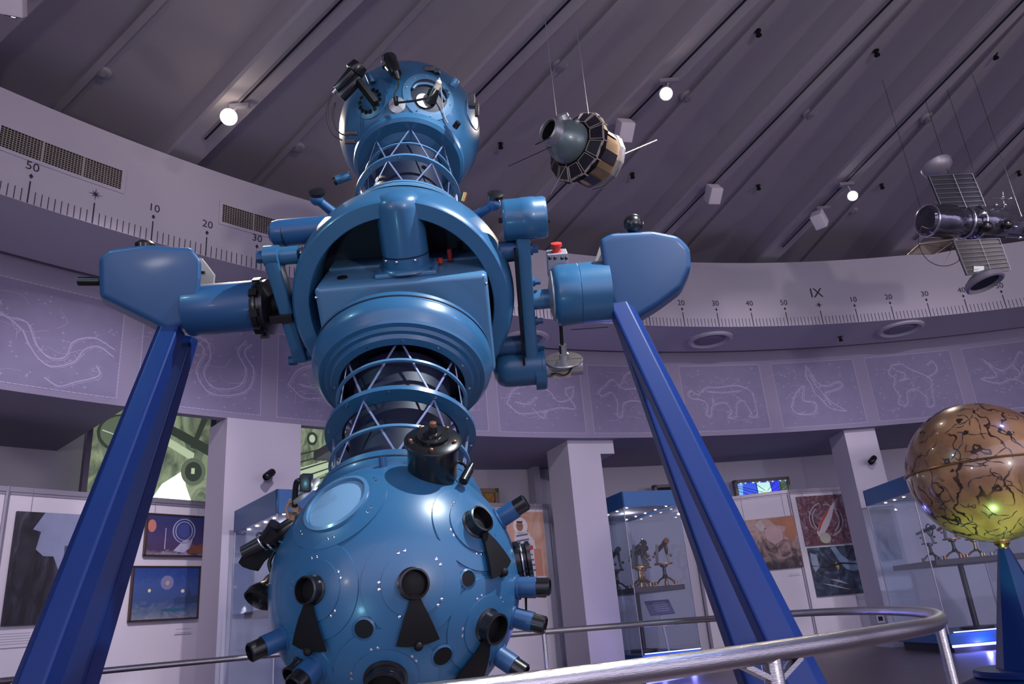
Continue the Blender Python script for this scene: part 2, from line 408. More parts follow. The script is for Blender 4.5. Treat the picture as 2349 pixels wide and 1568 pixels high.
# ---- air vents set in the fascia
def vent(a0, a1, z0, z1, label):
    t = empty('air_vent', pol((a0+a1)/2, R1, z0), label, 'air vent', 'air vents in the ring fascia')
    r = R1-.012; mb = MB()
    def bx(a, b, za, zb, r0, r1): sweep(mb, [(r0, za), (r0, zb), (r1, zb), (r1, za)], a, b, .8)
    fa = degrees(.035/R1)
    bx(a0-fa, a1+fa, z0-.035, z0, r, R1+.01); bx(a0-fa, a1+fa, z1, z1+.035, r, R1+.01)
    bx(a0-fa, a0, z0, z1, r, R1+.01); bx(a1, a1+fa, z0, z1, r, R1+.01); mb.build('frame', M_WALL, t, smooth=20)
    mb = MB(); bx(a0, a1, z0, z1, R1-.003, R1+.006); mb.build('duct_back', M_MATT, t, smooth=20)
    mb = MB(); n = 10
    for i in range(1, n): z = z0+(z1-z0)*i/n; bx(a0, a1, z-.0026, z+.0026, r+.004, R1-.002)
    w = radians(a1-a0)*R1; m = int(w/.026)
    for i in range(1, m):
        a = a0+(a1-a0)*i/m; tw = degrees((.009 if i % 13 == 0 else .0024)/R1); bx(a-tw, a+tw, z0, z1, r+.003, R1-.002)
    mb.build('grille', M_BEIGE, t, smooth=0)
vent(-54.75, -49.95, 4.925, 5.13, 'wide square-grid air vent above the numeral 50, at the left edge')
vent(-45.25, -41.2, 4.925, 5.13, 'square-grid air vent above the numerals 20 and 30, beside the blue motor pod')

# ---- constellation drawings on the frieze
def cyl_stroke(mb, pts, a, r, w, z0, sx, sz, closed=False):
    P = [Vector((x*sx, y*sz, 0)) for x, y in pts]
    if closed: P = P+[P[0]]
    if len(P) > 2: P = crom(P, 4)
    for i in range(len(P)-1):
        p, q = P[i], P[i+1]; d = q-p
        if d.length < 1e-6: continue
        n = Vector((-d.y, d.x, 0)).normalized()*w/2; e = d.normalized()*w*.3
        c = [p-n-e, q-n+e, q+n+e, p+n-e]
        v = [on_ring(k.x, z0+k.y, a, r) for k in c]; v2 = [x+(x-Vector((CX, CY, x.z))).normalized()*.004 for x in v]
        mb.add(v+v2, [(0, 1, 2, 3), (0, 4, 5, 1), (1, 5, 6, 2), (2, 6, 7, 3), (3, 7, 4, 0)])
FIG = {
 'bear': [[(.18, .55), (.10, .62), (.06, .56), (.10, .50), (.2, .48), (.28, .40), (.24, .25), (.30, .22), (.34, .38), (.5, .42), (.56, .28), (.50, .2), (.60, .2), (.64, .40), (.72, .44), (.80, .25), (.76, .2), (.86, .2), (.86, .45), (.84, .58), (.70, .68), (.45, .66), (.3, .66), (.18, .55)], [(.30, .60), (.5, .58), (.72, .6)], [(.35, .5), (.36, .42)], [(.66, .5), (.7, .46)]],
 'eagle': [[(.42, .95), (.46, .82), (.52, .66), (.62, .60), (.78, .66), (.80, .58), (.66, .52), (.58, .48), (.64, .34), (.78, .2), (.60, .26), (.52, .40), (.46, .50), (.44, .62), (.40, .78), (.42, .95)], [(.5, .6), (.55, .5), (.62, .3)], [(.44, .8), (.5, .6)], [(.14, .3), (.22, .5), (.34, .62), (.3, .4), (.44, .36), (.40, .2), (.2, .2), (.14, .3)]],
 'lion': [[(.3, .85), (.24, .72), (.3, .64), (.26, .5), (.3, .36), (.26, .24), (.36, .22), (.40, .4), (.5, .44), (.6, .3), (.58, .16), (.66, .18), (.68, .4), (.70, .58), (.58, .7), (.48, .78), (.4, .86), (.3, .85)], [(.66, .6), (.8, .7), (.78, .85), (.70, .8)], [(.34, .76), (.42, .7), (.4, .6)], [(.34, .6), (.46, .62)]],
 'bird': [[(.2, .8), (.35, .6), (.5, .66), (.62, .85), (.66, .7), (.58, .55), (.66, .4), (.84, .3), (.62, .3), (.46, .44), (.3, .4), (.12, .5), (.3, .52), (.2, .8)], [(.5, .66), (.55, .5), (.46, .44)], [(.25, .7), (.4, .54)]],
 'whale': [[(.1, .4), (.2, .6), (.4, .68), (.6, .6), (.7, .45), (.86, .5), (.9, .66), (.8, .6), (.9, .36), (.72, .36), (.5, .3), (.25, .26), (.1, .4)], [(.2, .42), (.35, .4), (.45, .5)], [(.24, .54), (.26, .55)], [(.4, .34), (.5, .2), (.56, .32)]],
 'river': [[(.05, .9), (.12, .8), (.08, .7), (.2, .62), (.34, .6), (.42, .4), (.52, .3), (.62, .34), (.66, .5), (.8, .58), (.95, .5)], [(.05, .84), (.16, .74), (.13, .68), (.3, .54), (.36, .42), (.44, .28), (.54, .22), (.68, .3), (.74, .44), (.84, .5), (.95, .42)], [(.5, .1), (.6, .04), (.7, .1), (.86, .2), (.84, .3)]],
 'horse': [[(.2, .7), (.1, .6), (.16, .54), (.26, .6), (.32, .46), (.3, .25), (.36, .25), (.4, .44), (.6, .46), (.66, .25), (.72, .26), (.7, .5), (.78, .6), (.9, .5)], [(.2, .7), (.3, .8), (.4, .66), (.6, .66), (.74, .62)], [(.36, .66), (.5, .9), (.7, .86), (.56, .66)]],
 'serpent': [[(.1, .2), (.25, .3), (.3, .5), (.2, .65), (.3, .8), (.5, .78), (.55, .6), (.5, .4), (.6, .25), (.8, .3), (.86, .5), (.78, .7), (.85, .85)], [(.14, .14), (.3, .26), (.36, .5), (.27, .65), (.33, .73), (.46, .72), (.49, .6), (.44, .4), (.58, .18), (.86, .25), (.93, .5), (.84, .7), (.9, .82)]],
}
rng = random.Random(5)
PN = [(-53.15, 'river', 'winding river, at the left edge of the photo'), (-46.55, 'serpent', 'coiling serpent, right of the left projector leg'), (-40.0, 'whale', 'sea creature, just left of the projector body'),
      (-33.4, 'bird', 'spread-winged bird, behind the middle of the projector'), (-26.95, 'whale', 'rounded sea creature under the projector\'s right side drum'), (-20.68, 'horse', 'winged horse, split by the right projector leg'), (-14.15, 'bear', 'walking bear with four paws'),
      (-7.55, 'eagle', 'diving winged figure with pointed wing tip'), (-1.0, 'lion', 'rearing maned beast, left of the winged satellite'), (5.5, 'bird', 'reaching arms and bird, at the right edge')]
PW = 5.72
for i, (a0, fig, lab) in enumerate(PN):
    zb, zt = 3.24, 4.28
    ac = a0+PW/2; wid = radians(PW)*R2; r = R2-.004
    t = empty('constellation_drawing', pol(ac, R2, zb), 'pale frieze drawing of a '+lab, 'wall drawing', 'constellation drawings on the frieze')
    tilt = (ac+20)*.0022
    # sheet, border
    mb = MB()
    sweep(mb, [(R2-.001, zb), (R2-.001, zt), (R2+.002, zt), (R2+.002, zb)], a0, a0+PW, 1.)
    mb.build('sheet', mat('drawing_sheet', (.20, .18, .29), .8, noise=.12, nscale=7), t, smooth=20)
    mb = MB(); nd = 26
    for k in range(nd):
        u0, u1 = k/nd, (k+.72)/nd
        for (p, q) in [((u0, 0), (u1, 0)), ((u0, 1), (u1, 1)), ((0, u0), (0, u1)), ((1, u0), (1, u1))]:
            cyl_stroke(mb, [p, q], a0, r, .012, zb, wid, zt-zb)
    mb.build('dashed_border', M_LINE, t, smooth=0)
    for s in FIG[fig]:
        mb = MB()
        cyl_stroke(mb, s, a0, r, .014, zb, wid, zt-zb)
        s2 = [(x+.012+rng.uniform(-.006, .006), y-.016+rng.uniform(-.006, .006)) for x, y in s]
        cyl_stroke(mb, s2, a0, r-.001, .006, zb, wid, zt-zb)
        for j in range(0, len(s)-1):
            for q in range(4):
                u = rng.random(); x = s[j][0]*(1-u)+s[j+1][0]*u; y = s[j][1]*(1-u)+s[j+1][1]*u
                cyl_stroke(mb, [(x, y), (x+rng.uniform(-.05, .05), y+rng.uniform(-.05, .05))], a0, r, .005, zb, wid, zt-zb)
        mb.build('figure_outline', M_LINE, t, smooth=0)
    mb = MB()
    for j in range(46):
        x, y = rng.uniform(.04, .96), rng.uniform(.04, .96); q = rng.uniform(.006, .016)
        cyl_stroke(mb, [(x-q, y), (x+q, y)], a0, r, .006, zb, wid, zt-zb); cyl_stroke(mb, [(x, y-q), (x, y+q)], a0, r, .006, zb, wid, zt-zb)
    for j in range(7):
        x, y = rng.uniform(.1, .7), rng.uniform(.1, .8); a = rng.uniform(0, 6)
        cyl_stroke(mb, [(x, y), (x+.12*cos(a), y+.1*sin(a)), (x+.24*cos(a+.6), y+.2*sin(a+.6))], a0, r, .005, zb, wid, zt-zb)
    mb.build('stars', M_LINE, t, smooth=0)['kind'] = 'stuff'

# ---- round loudspeakers and a sprinkler in the soffit
def soffit_speaker(c, lab):
    t = empty('ceiling_speaker', c, lab, 'ceiling speaker', 'round speakers in the soffit')
    c = Vector(c)
    MB().lathe(c, (0, 0, -1), [(.30, -.004), (.335, .0), (.335, .03), (.29, .045), (.27, .03), (.25, .012), (.0, .012)], 48).build('rim', M_WALL, t)
    MB().lathe(c+Vector((0, 0, -.014)), (0, 0, -1), [(.235, 0), (.17, .012), (.165, .02), (.0, .022)], 40).build('grille', M_FRZ, t)
soffit_speaker(atz(1628, 777, Z1), 'round flush speaker in the soffit beside the right projector leg')
soffit_speaker(atz(2065, 752, Z1), 'round flush speaker in the soffit under the winged satellite')
soffit_speaker(atz(1205, 776, Z1), 'round flush speaker in the soffit half hidden behind the projector link bar')
def vault_z(x, y):
    a = degrees(atan2(x-CX, y-CY)); t = ((a-BEAMS[0])/9.6) % 1.; r = math.hypot(x-CX, y-CY)
    if min(t, 1-t)*radians(9.6)*r < .18: return ZB-.004
    return ZB+.20+.22*(1-abs(2*t-1)**2.4)*min(1, r/9.)-.012
def sprinkler(p, lab, name='sprinkler_head', s=1.):
    p = Vector(p); t = empty(name, p, lab, 'sprinkler', 'small black sprinkler heads overhead')
    MB().cyl(p, p-Vector((0, 0, .05*s)), .012*s, seg=10).cyl(p, p-Vector((0, 0, .008)), .03*s, seg=14).build('stem', M_BLACK, t)
    MB().cyl(p-Vector((0, 0, .05*s)), p-Vector((0, 0, .058*s)), .026*s, seg=12).obox(p-Vector((0, 0, .035*s)), (.02*s, 0, 0), (0, .004, 0), (0, 0, .016*s)).build('deflector', M_MATT, t)
sprinkler(atz(1927, 772, Z1), 'tiny black sprinkler head in the soffit between the two right speakers', s=1.2)
VZ = ZB+.40
def vault_point(x, y):
    p = atz(x, y, VZ)
    for _ in range(6):
        a = azi(p); t = ((a-BEAMS[0])/9.6) % 1.; r = math.hypot(p.x-CX, p.y-CY)
        p = atz(x, y, ZB+.20+.22*(1-abs(2*t-1)**2.4)*min(1, r/9.))
    return p
for x, y, l in [(1738, 70, 'near the top edge above the word-free ceiling bay'), (2009, 116, 'in the second bay from the top right'), (2281, 123, 'close to the top right corner'), (1450, 398, 'just right of the satellite with the flared collar'),
                (1739, 425, 'in the lit bay between the two box lamps'), (2022, 423, 'right of the small bright lamp'), (2336, 393, 'at the right edge above the winged satellite'), (1148, 329, 'between the projector top and the flared satellite')]:
    l = l.replace('above the word-free ceiling bay', 'right of the brightest middle lamp')
    sprinkler(vault_point(x, y), 'tiny black ceiling sprinkler head '+l, s=1.1)
def jbox(x, y, lab):
    p = vault_point(x, y); t = empty('ceiling_detector', p, 'small round grey detector on the ceiling '+lab, 'detector', 'round detectors on the vault crowns')
    MB().lathe(p+Vector((0, 0, .02)), (0, 0, -1), [(.085, 0), (.085, .035), (.07, .05), (0, .055)], 24).build('base', M_CEIL, t)
    MB().lathe(p-Vector((0, 0, .03)), (0, 0, -1), [(.04, 0), (.04, .03), (.02, .04), (0, .04)], 16).build('sensor', M_ALU, t)
for x, y, l in [(1284, 148, 'above the flared satellite'), (1857, 258, 'above the two box lamps'), (2127, 268, 'left of the winged satellite wires'), (1576, 218, 'right beside the brightest middle lamp'), (1954, 482, 'below the small bright lamp'), (235, 163, 'upper left, above the wide vent'), (682, 335, 'left of the projector top ball')]:
    jbox(x, y, l)

# ---- track lamps
def track_lamp(x, y, z, aim, lab, glow='bright', box=False, watts=120, spot=60, lens=.055):
    p = atz(x, y, z); a = azi(p); r = math.hypot(p.x-CX, p.y-CY)
    ba = min(BEAMS, key=lambda q: abs(q-a)); top = pol(ba, r, ZB-.036)
    t = empty('track_spotlight', p, lab, 'spotlight', 'spotlights on the ceiling tracks')
    d = (Vector(aim)-p).normalized()
    MB().obox(top-Vector((0, 0, .02)), (.09, 0, 0), (0, .025, 0), (0, 0, .02)).cyl(top, p-d*.06+Vector((0, 0, .02)), .012, seg=10).build('track_adapter', M_ALU, t)
    if box:
        ax, u, v = basis(d); MB().obox(p-d*.06, u*.085, v*.075, d*.10, .01).build('housing', M_WHITE, t)
        MB().obox(p+d*.042, u*.055, v*.045, d*.004).build('reflector', M_BLACK, t)
        MB().cyl(p+d*.04, p+d*.052, .014, seg=12).build('lens', M_DOT, t)
    else:
        MB().lathe(p-d*.20, d, [(.0, 0), (.035, .0), (.05, .03), (.06, .12), (.065, .2), (.058, .2), (.055, .185)], 28, cap=False).build('housing', M_WHITE, t)
        m = {'bright': M_LAMPW, 'dim': M_DOT}[glow]
        MB().lathe(p-d*.012, d, [(lens, 0), (lens*.7, .012), (0, .018)], 24).build('lens', m, t)
    if watts: lamp('spot_beam', 'SPOT', p+d*.03, watts, WARM, .04, aim, spot, .6, parent=t)
    return t
track_lamp(525, 268, 5.36, (.3, .4, 1.5), 'dazzling warm spotlight above the left vents, facing the viewer', watts=260, spot=80, lens=.075)
track_lamp(1528, 215, 5.36, (-.2, 1.2, 1.4), 'bright warm spotlight on the ceiling right of the flared satellite', watts=220, spot=80, lens=.06)
track_lamp(1956, 449, 5.36, (.2, .2, 1.0), 'small round bright spotlight on the right, above the box-shaped lamp', 'dim', watts=90, spot=70, lens=.058)
track_lamp(1884, 512, 5.30, atr(2300, 1290, 14), 'square white box spotlight hanging below the small bright one', box=True, watts=230)
track_lamp(1634, 456, 5.36, atr(1480, 1150, 14), 'white box spotlight left of the square one, over the right motor pod', box=True, watts=230)
track_lamp(1430, 312, 5.36, atr(1250, 1250, 14), 'white box spotlight just behind the tail of the flared satellite', box=True, watts=230)
track_lamp(30, 22, 5.25, atr(60, 1250, 14), 'white spotlight seen from the side in the top left corner', box=True, watts=260)

# unseen spots added for warm patches on the ring fascia; no fixtures built
for (ax_, ay_, aim_, wt, sp) in [(1.0, 3.0, pol(-52, R1, 5.0), 60, 34), (2.6, 3.6, pol(-46.5, R1, 4.9), 40, 26), (3.4, 3.9, pol(-14.5, R1, 4.55), 56, 18), (4.2, 3.6, pol(-8.2, R1, 4.45), 44, 16), (5.6, 3.4, pol(7.2, R1, 4.8), 90, 28)]:
    lamp('fascia_wash', 'SPOT', (ax_, ay_, 5.3), wt, (1, .84, .74), .05, aim_, sp, .8)
for (ax_, ay_, aim_, wt, sp) in [(-1.5, 3.6, pol(-48, 14.8, 1.7), 420, 40), (-.5, 3.8, pol(-41, 14, 1.8), 340, 34), (1.6, 4.0, pol(-26, 15, 1.8), 460, 40), (3.0, 3.9, pol(-9, 15, 1.8), 460, 38), (5.2, 3.8, pol(1.5, 14.5, 1.8), 400, 40)]:
    lamp('wall_fill', 'SPOT', (ax_, ay_, 5.3), wt*1.7, (.96, .86, 1), .08, aim_, sp, .9)  # unseen spots added to lift the white panels and walls
# ================================================================== EXHIBITS
def horiz(p): return Vector((p.x, p.y, 0))
# ---- exhibition partition walls: board, aluminium posts and rails
def panel_wall(pts, h, name, label, group=None, posts=None):
    """pts: floor points of the corners from left to right"""
    t = empty(name, pts[0], label, 'exhibition panel', group)
    for i in range(len(pts)-1):
        p, q = pts[i], pts[i+1]; d = (q-p).normalized(); n = Vector((-d.y, d.x, 0)); n = n if n.dot(horiz(CAM)-p) > 0 else -n
        up = Vector((0, 0, 1))
        MB().obox((p+q)/2+up*(h/2)-n*.012, (q-p)/2, n*.012, up*(h/2-.03)).build('board', M_WHITE, t, smooth=0)
        MB().obox((p+q)/2+up*(h-.028), (q-p)/2, n*.022, up*.028, .004).obox((p+q)/2+up*(h-.075), (q-p)/2, n*.014, up*.006).build('top_rail', M_ALU, t, smooth=0)
        MB().obox((p+q)/2+up*(.03), (q-p)/2, n*.022, up*.028, .004).build('bottom_rail', M_ALU, t, smooth=0)
    for p in pts: MB().cyl(p, p+Vector((0, 0, h)), .026, seg=8).build('post', M_ALU, t, smooth=0)
    return t
def plane_map(p0, p1):
    """returns f(x,y px) -> point on the vertical plane through the two floor points, plus direction and normal"""
    p0, p1 = Vector(p0), Vector(p1); d = (p1-p0).normalized(); n = Vector((-d.y, d.x, 0)); n = n if n.dot(horiz(CAM)-p0) > 0 else -n
    def f(x, y, off=0.):
        r = ray(x, y); q = p0+n*off; t = (q-CAM).dot(n)/r.dot(n); return CAM+r*t
    return f, d, n
def picture(f, d, n, tl, tr, bl, m, label, cat='painting', group=None, frame=None, depth=.03, wires=True, topz=2.5, name='painting'):
    """a framed picture from three pixel corners measured on the panel plane"""
    A, B, C = f(*tl, .02), f(*tr, .02), f(*bl, .02)
    w = max((B-A).dot(d), .05); ztop = (A.z+B.z)/2; zb = C.z + (ztop-A.z); h = ztop-zb
    c = horiz(A)+d*(w/2)+Vector((0, 0, zb+h/2))
    t = empty(name, c-Vector((0, 0, h/2)), label, cat, group)
    up = Vector((0, 0, 1)); fw = .018 if frame else 0
    MB().obox(c+n*(depth/2), d*(w/2-fw), n*(depth/2-.003), up*(h/2-fw)).build('canvas', m, t, smooth=0)
    if frame:
        mb = MB()
        for s in (-1, 1):
            mb.obox(c+n*(depth/2)+d*s*(w/2-fw/2), d*fw/2, n*(depth/2+.006), up*(h/2)); mb.obox(c+n*(depth/2)+up*s*(h/2-fw/2), d*w/2, n*(depth/2+.006), up*fw/2)
        mb.build('frame', frame, t, smooth=0)
    if wires:
        mb = MB()
        for s in (-.36, .36):
            q = c+d*w*s+up*h/2+n*.004; mb.cyl(q, Vector((q.x, q.y, topz+.005)), .0022, seg=6)
        mb.build('hanging_wire', M_ALU, t, smooth=0)
    def art(pts, mm, nm, off=.001, th=.002):      # flat painted shape, coordinates 0..1 over the canvas
        P = [c+d*((x-.5)*(w-2*fw))+up*((y-.5)*(h-2*fw))+n*(depth+off-.003) for x, y in pts]
        return MB().prism(P, n*th).build(nm, mm, t, smooth=0)
    return t, art
def caption(f, d, n, x, y, w=.16, h=.05, lab='small white caption card', lines=2):
    c = f(x, y, .012); up = Vector((0, 0, 1)); t = empty('caption_card', c, lab, 'caption card', 'caption cards on the white panels')
    MB().obox(c, d*w/2, n*.002, up*h/2).build('card', M_WHITE, t, smooth=0)
    mb = MB()
    for i in range(lines): mb.obox(c+n*.0028+up*(h*.3-h*.6*i/max(1, lines-1) if lines > 1 else 0), d*w*.42, n*.0006, up*.003)
    mb.build('text_line', mat('faint_grey_print', (.36, .34, .42), .8), t, smooth=0)
def ell(cx, cy, rx, ry, n=28, rot=0., a0=0., a1=2*pi):
    out = []
    for k in range(n):
        a = a0+(a1-a0)*k/n; x, y = rx*cos(a), ry*sin(a); out.append((cx+x*cos(rot)-y*sin(rot), cy+x*sin(rot)+y*cos(rot)))
    return out
def arcband(cx, cy, rx, ry, wd, a0, a1, n=20):
    o = [(cx+rx*cos(a0+(a1-a0)*k/n), cy+ry*sin(a0+(a1-a0)*k/n)) for k in range(n+1)]
    i = [(cx+(rx-wd)*cos(a0+(a1-a0)*k/n), cy+(ry-wd)*sin(a0+(a1-a0)*k/n)) for k in range(n+1)]
    return o+i[::-1]

PH = 2.5
# left wall
g0, g1 = horiz(atz(20, 1115, PH)), horiz(atz(482, 1151, PH))
gd = (g1-g0).normalized()
panel_wall([g0-gd*3.0, g0, g1], PH, 'exhibition_panel', 'long white partition with grey metal rails on the left, hung with dark space paintings')
f, d, n = plane_map(g0, g1)
m = ramp_mat('waterfall_paint', [(.40, (.010, .008, .014)), (.58, (.03, .027, .042)), (.72, (.08, .075, .11)), (.85, (.16, .16, .22))], 3.2, 'noise', grad=.12, vec=(2.2, 2.2, 1.), distort=.8)
t, art = picture(f, d, n, (37, 1173), (260, 1184), (2, 1437), m, 'very large dark painting of a waterfall gorge, leftmost, behind the blue leg', frame=None)
art([(.27, 1), (.17, .84), (.25, .82), (.22, .66), (.30, .60), (.40, .60), (.46, .48), (.56, .54), (.70, .40), (.84, .46), (1, .36), (1, 1)], mat('pale_blue_paint', (.27, .30, .45), .6, noise=.25, nscale=5), 'sky_shape')
art([(.50, .70), (.53, .70), (.56, .1), (.50, .1)], mat('grey_paint', (.12, .11, .16), .6), 'falling_water')
m = ramp_mat('ring_planet_paint', [(.0, (.06, .02, .03)), (.25, (.30, .26, .34)), (.36, (.07, .04, .10)), (.55, (.07, .045, .15)), (.8, (.04, .035, .14)), (1, (.03, .04, .15))], 3.2, 'noise', grad=.75, distort=2.)
M_DF = mat('dark_brown_frame', (.05, .025, .02), .4)
t, art = picture(f, d, n, (335, 1177), (472.6, 1184), (322, 1276), m, 'upper of two framed blue paintings, with a glowing ring in a purple sky', frame=M_DF, group=None)
P1 = mat('ring_glow_paint', (.34, .38, .62), .6); P2 = mat('ring_blue_paint', (.05, .07, .26), .6); P3 = mat('white_snow_paint', (.45, .45, .58), .6, noise=.3, nscale=14); P4 = mat('orange_haze_paint', (.55, .20, .15), .6, noise=.3, nscale=8)
art(arcband(.62, .62, .20, .32, .022, 0, 2*pi-.01, 40), P1, 'ring'); art(arcband(.62, .62, .155, .25, .02, 0, 2*pi-.01, 40), P1, 'ring'); art(ell(.62, .62, .115, .185), P2, 'ring_centre')
art([(.30, .68), (.312, .68), (.312, .14), (.296, .14)], P3, 'light_beam'); art(ell(.07, .72, .07, .16), P4, 'red_glow'); art([(.45, .1), (.6, .35), (.78, .42), (.74, .18), (.62, .06)], P3, 'snow_shape'); art([(.76, .3), (.86, .24), (1, .36), (1, .04), (.7, .04)], mat('rust_rock_paint', (.24, .08, .05), .6, noise=.4, nscale=12), 'rock_shape')
m = ramp_mat('three_suns_paint', [(.0, (.06, .09, .14)), (.2, (.25, .27, .34)), (.36, (.12, .17, .26)), (.5, (.05, .09, .24)), (.75, (.05, .10, .30)), (1, (.02, .06, .26))], 4.0, 'noise', grad=.8, distort=2.)
t, art = picture(f, d, n, (303, 1297), (457.6, 1299), (278, 1427), m, 'lower framed blue painting with three suns over an icy landscape', frame=M_DF, wires=False)
YG = mat('yellow_glow_paint', (.85, .72, .38), .6); HG = mat('halo_paint', (.22, .22, .42), .6)
art(ell(.50, .70, .10, .14), HG, 'halo'); art(ell(.50, .70, .035, .05), YG, 'sun'); art(ell(.24, .55, .022, .035), YG, 'sun'); art(ell(.75, .53, .028, .035), YG, 'sun')
art([(.62, .38), (.70, .42), (.80, .40), (.86, .56), (.90, .42), (1, .46), (1, .30), (.62, .28)], mat('castle_rock_paint', (.04, .07, .16), .6), 'rock_shape'); art(ell(.60, .17, .17, .03), mat('teal_pool_paint', (.03, .12, .20), .6), 'pool')
caption(f, d, n, 420, 1446, .22, .07, 'white caption card under the lower framed blue painting'); caption(f, d, n, 26, 1465, .40, .16, 'white caption card with several lines at the bottom left', 5)

# middle and right partitions
g0, g1 = horiz(atz(1085, 1152, PH)), horiz(atz(1258, 1156, PH))
panel_wall([g0, g1], PH, 'exhibition_panel', 'narrow white partition just right of the lower star ball, holding an orange poster')
f, d, n = plane_map(g0, g1)
m = ramp_mat('peach_paint', [(.25, (.52, .27, .18)), (.5, (.62, .37, .28)), (.75, (.70, .50, .42))], 2.2)
t, art = picture(f, d, n, (1148, 1173), (1242, 1175), (1170, 1332), m, 'peach poster of a person in a headscarf and striped jacket beside the lower ball', 'poster', name='poster')
SK = mat('painted_skin', (.34, .17, .12), .6); CLO = mat('painted_scarf', (.74, .68, .66), .6, noise=.2, nscale=20); NV = mat('painted_navy', (.12, .14, .24), .6); WH = mat('painted_white', (.66, .62, .66), .6)
HE = mat('painted_halo', (.62, .42, .28), .6)
art(arcband(.50, .80, .26, .17, .02, 0, 2*pi-.02, 40), HE, 'helmet_ring')
art(ell(.42, .79, .17, .125), CLO, 'headscarf', off=.002); art(ell(.40, .785, .085, .075), SK, 'face', off=.004); art([(.33, .86), (.48, .86), (.46, .83), (.34, .83)], mat('painted_hair', (.10, .04, .025), .6), 'hair', off=.006)
for ex in (.37, .43): art(ell(ex, .795, .014, .006, 10), mat('painted_dark', (.05, .02, .02), .6), 'eye', off=.007)
art(ell(.40, .745, .022, .006, 10), mat('painted_lip', (.35, .08, .07), .6), 'mouth', off=.007); art([(.395, .79), (.405, .79), (.412, .765), (.39, .765)], mat('painted_shade', (.26, .12, .08), .6), 'nose', off=.007)
art([(.28, .70), (.58, .70), (.72, .58), (.80, .28), (.74, .05), (.26, .05), (.24, .5)], WH, 'jacket', off=.002)
for k in range(8): y = .10+.075*k; art([(.30+.0*k, y), (.72-.02*k, y+.03), (.72-.02*k, y+.055), (.30, y+.025)], NV, 'stripe', off=.004)
art([(.70, .45), (.88, .45), (.88, .02), (.70, .02)], mat('painted_orange', (.55, .25, .17), .6), 'book_shape', off=.003)
art([(.05, .0), (.95, .0), (.95, .05), (.05, .06)], WH, 'lower_band', off=.005)
art([(.60, .50), (.68, .50), (.68, .44), (.60, .44)], mat('painted_red', (.5, .05, .05), .6), 'badge', off=.006)

g0, g1, g2 = horiz(atz(1655, 1141, PH)), horiz(atz(1806, 1123, PH)), horiz(atz(1948, 1114, PH))
g0 = g1+(g0-g1)*1.0
panel_wall([g0-(g1-g0).normalized()*.55, g1, g2], PH, 'exhibition_panel', 'white partition between the right projector leg and the globe, holding three paintings')
f, d, n = plane_map(g0, g1)
m = ramp_mat('storm_paint', [(.30, (.015, .012, .018)), (.45, (.07, .045, .05)), (.58, (.30, .19, .17)), (.75, (.48, .34, .30)), (1, (.30, .13, .07))], 2.4, 'noise', grad=.45, distort=3.)
t, art = picture(f, d, n, (1690, 1194), (1820, 1183), (1735, 1308), m, 'wide stormy brown and orange painting just right of the projector leg')
art([(.55, .98), (1, 1), (1, .62), (.9, .5), (.78, .62), (.82, .8), (.66, .85)], mat('rust_cloud_paint', (.42, .17, .09), .6, noise=.4, nscale=6), 'orange_sky'); art([(.45, .80), (.60, .86), (.76, .74), (.74, .55), (.58, .48), (.46, .6)], mat('pink_cloud_paint', (.50, .33, .32), .6, noise=.2, nscale=9), 'pale_cloud')
art([(.3, .9), (.42, .98), (.5, .8), (.4, .74)], mat('cream_cloud_paint', (.5, .42, .40), .6, noise=.3, nscale=9), 'cloud')
caption(f, d, n, 1822, 1317, .2, .04, 'tiny caption card under the wide stormy painting')
f, d, n = plane_map(g1, g2)
m = ramp_mat('swirl_paint', [(.3, (.10, .03, .04)), (.48, (.17, .07, .09)), (.60, (.24, .17, .21)), (.75, (.40, .38, .44))], 3.5, 'noise', distort=3.5)
t, art = picture(f, d, n, (1825, 1140), (1938, 1132), (1849.5, 1252), m, 'square painting of a red and white rocket in a swirl')
SW = mat('swirl_white_paint', (.42, .44, .48), .6, noise=.3, nscale=15)
for a, b, r_ in [(1.8, 3.6, .34), (2.2, 4.6, .28), (4.9, 6.6, .33), (.6, 1.6, .30), (5.2, 6.9, .26)]: art(arcband(.5, .5, r_, r_*1.05, .018, a, b), SW, 'swirl')
def rot(P, cx, cy, a): return [(cx+(x-cx)*cos(a)-(y-cy)*sin(a), cy+(x-cx)*sin(a)+(y-cy)*cos(a)) for x, y in P]
body = [(.1, .5), (.16, .435), (.4, .41), (.62, .43), (.80, .47), (.93, .5), (.80, .53), (.62, .57), (.4, .59), (.16, .565)]
art(rot(body, .5, .5, .98), mat('rocket_white_paint', (.58, .53, .56), .55), 'rocket', off=.003)
art(rot([(.2, .56), (.4, .588), (.62, .568), (.78, .535), (.6, .53), (.4, .54), (.2, .53)], .5, .5, .98), mat('rocket_red_paint', (.50, .07, .05), .5), 'red_side', off=.006)
art(ell(.40, .13, .11, .11), mat('moon_paint', (.45, .44, .36), .6), 'moon', off=.005)
m = ramp_mat('abstract_paint', [(.3, (.01, .012, .03)), (.45, (.03, .04, .07)), (.58, (.06, .10, .16)), (.7, (.14, .22, .32)), (.85, (.05, .02, .05))], 2.2, 'noise', distort=2.5)
t, art = picture(f, d, n, (1851.4, 1258.6), (1964, 1247), (1871, 1370), m, 'square dark blue abstract painting with pale curved blades, below the rocket painting', wires=False)
art([(.45, .98), (.56, .7), (.66, .52), (.8, .46), (1, .48), (1, .7), (.84, .66), (.72, .72), (.62, .84), (.55, 1)], mat('ice_blue_paint', (.22, .33, .45), .6, noise=.3, nscale=12), 'pale_wing'); art([(.02, .9), (.14, .85), (.16, .6), (.06, .5), (.02, .6)], mat('mist_paint', (.25, .30, .38), .6, noise=.3, nscale=12), 'mist')
SV = mat('silver_blade_paint', (.38, .40, .48), .6)
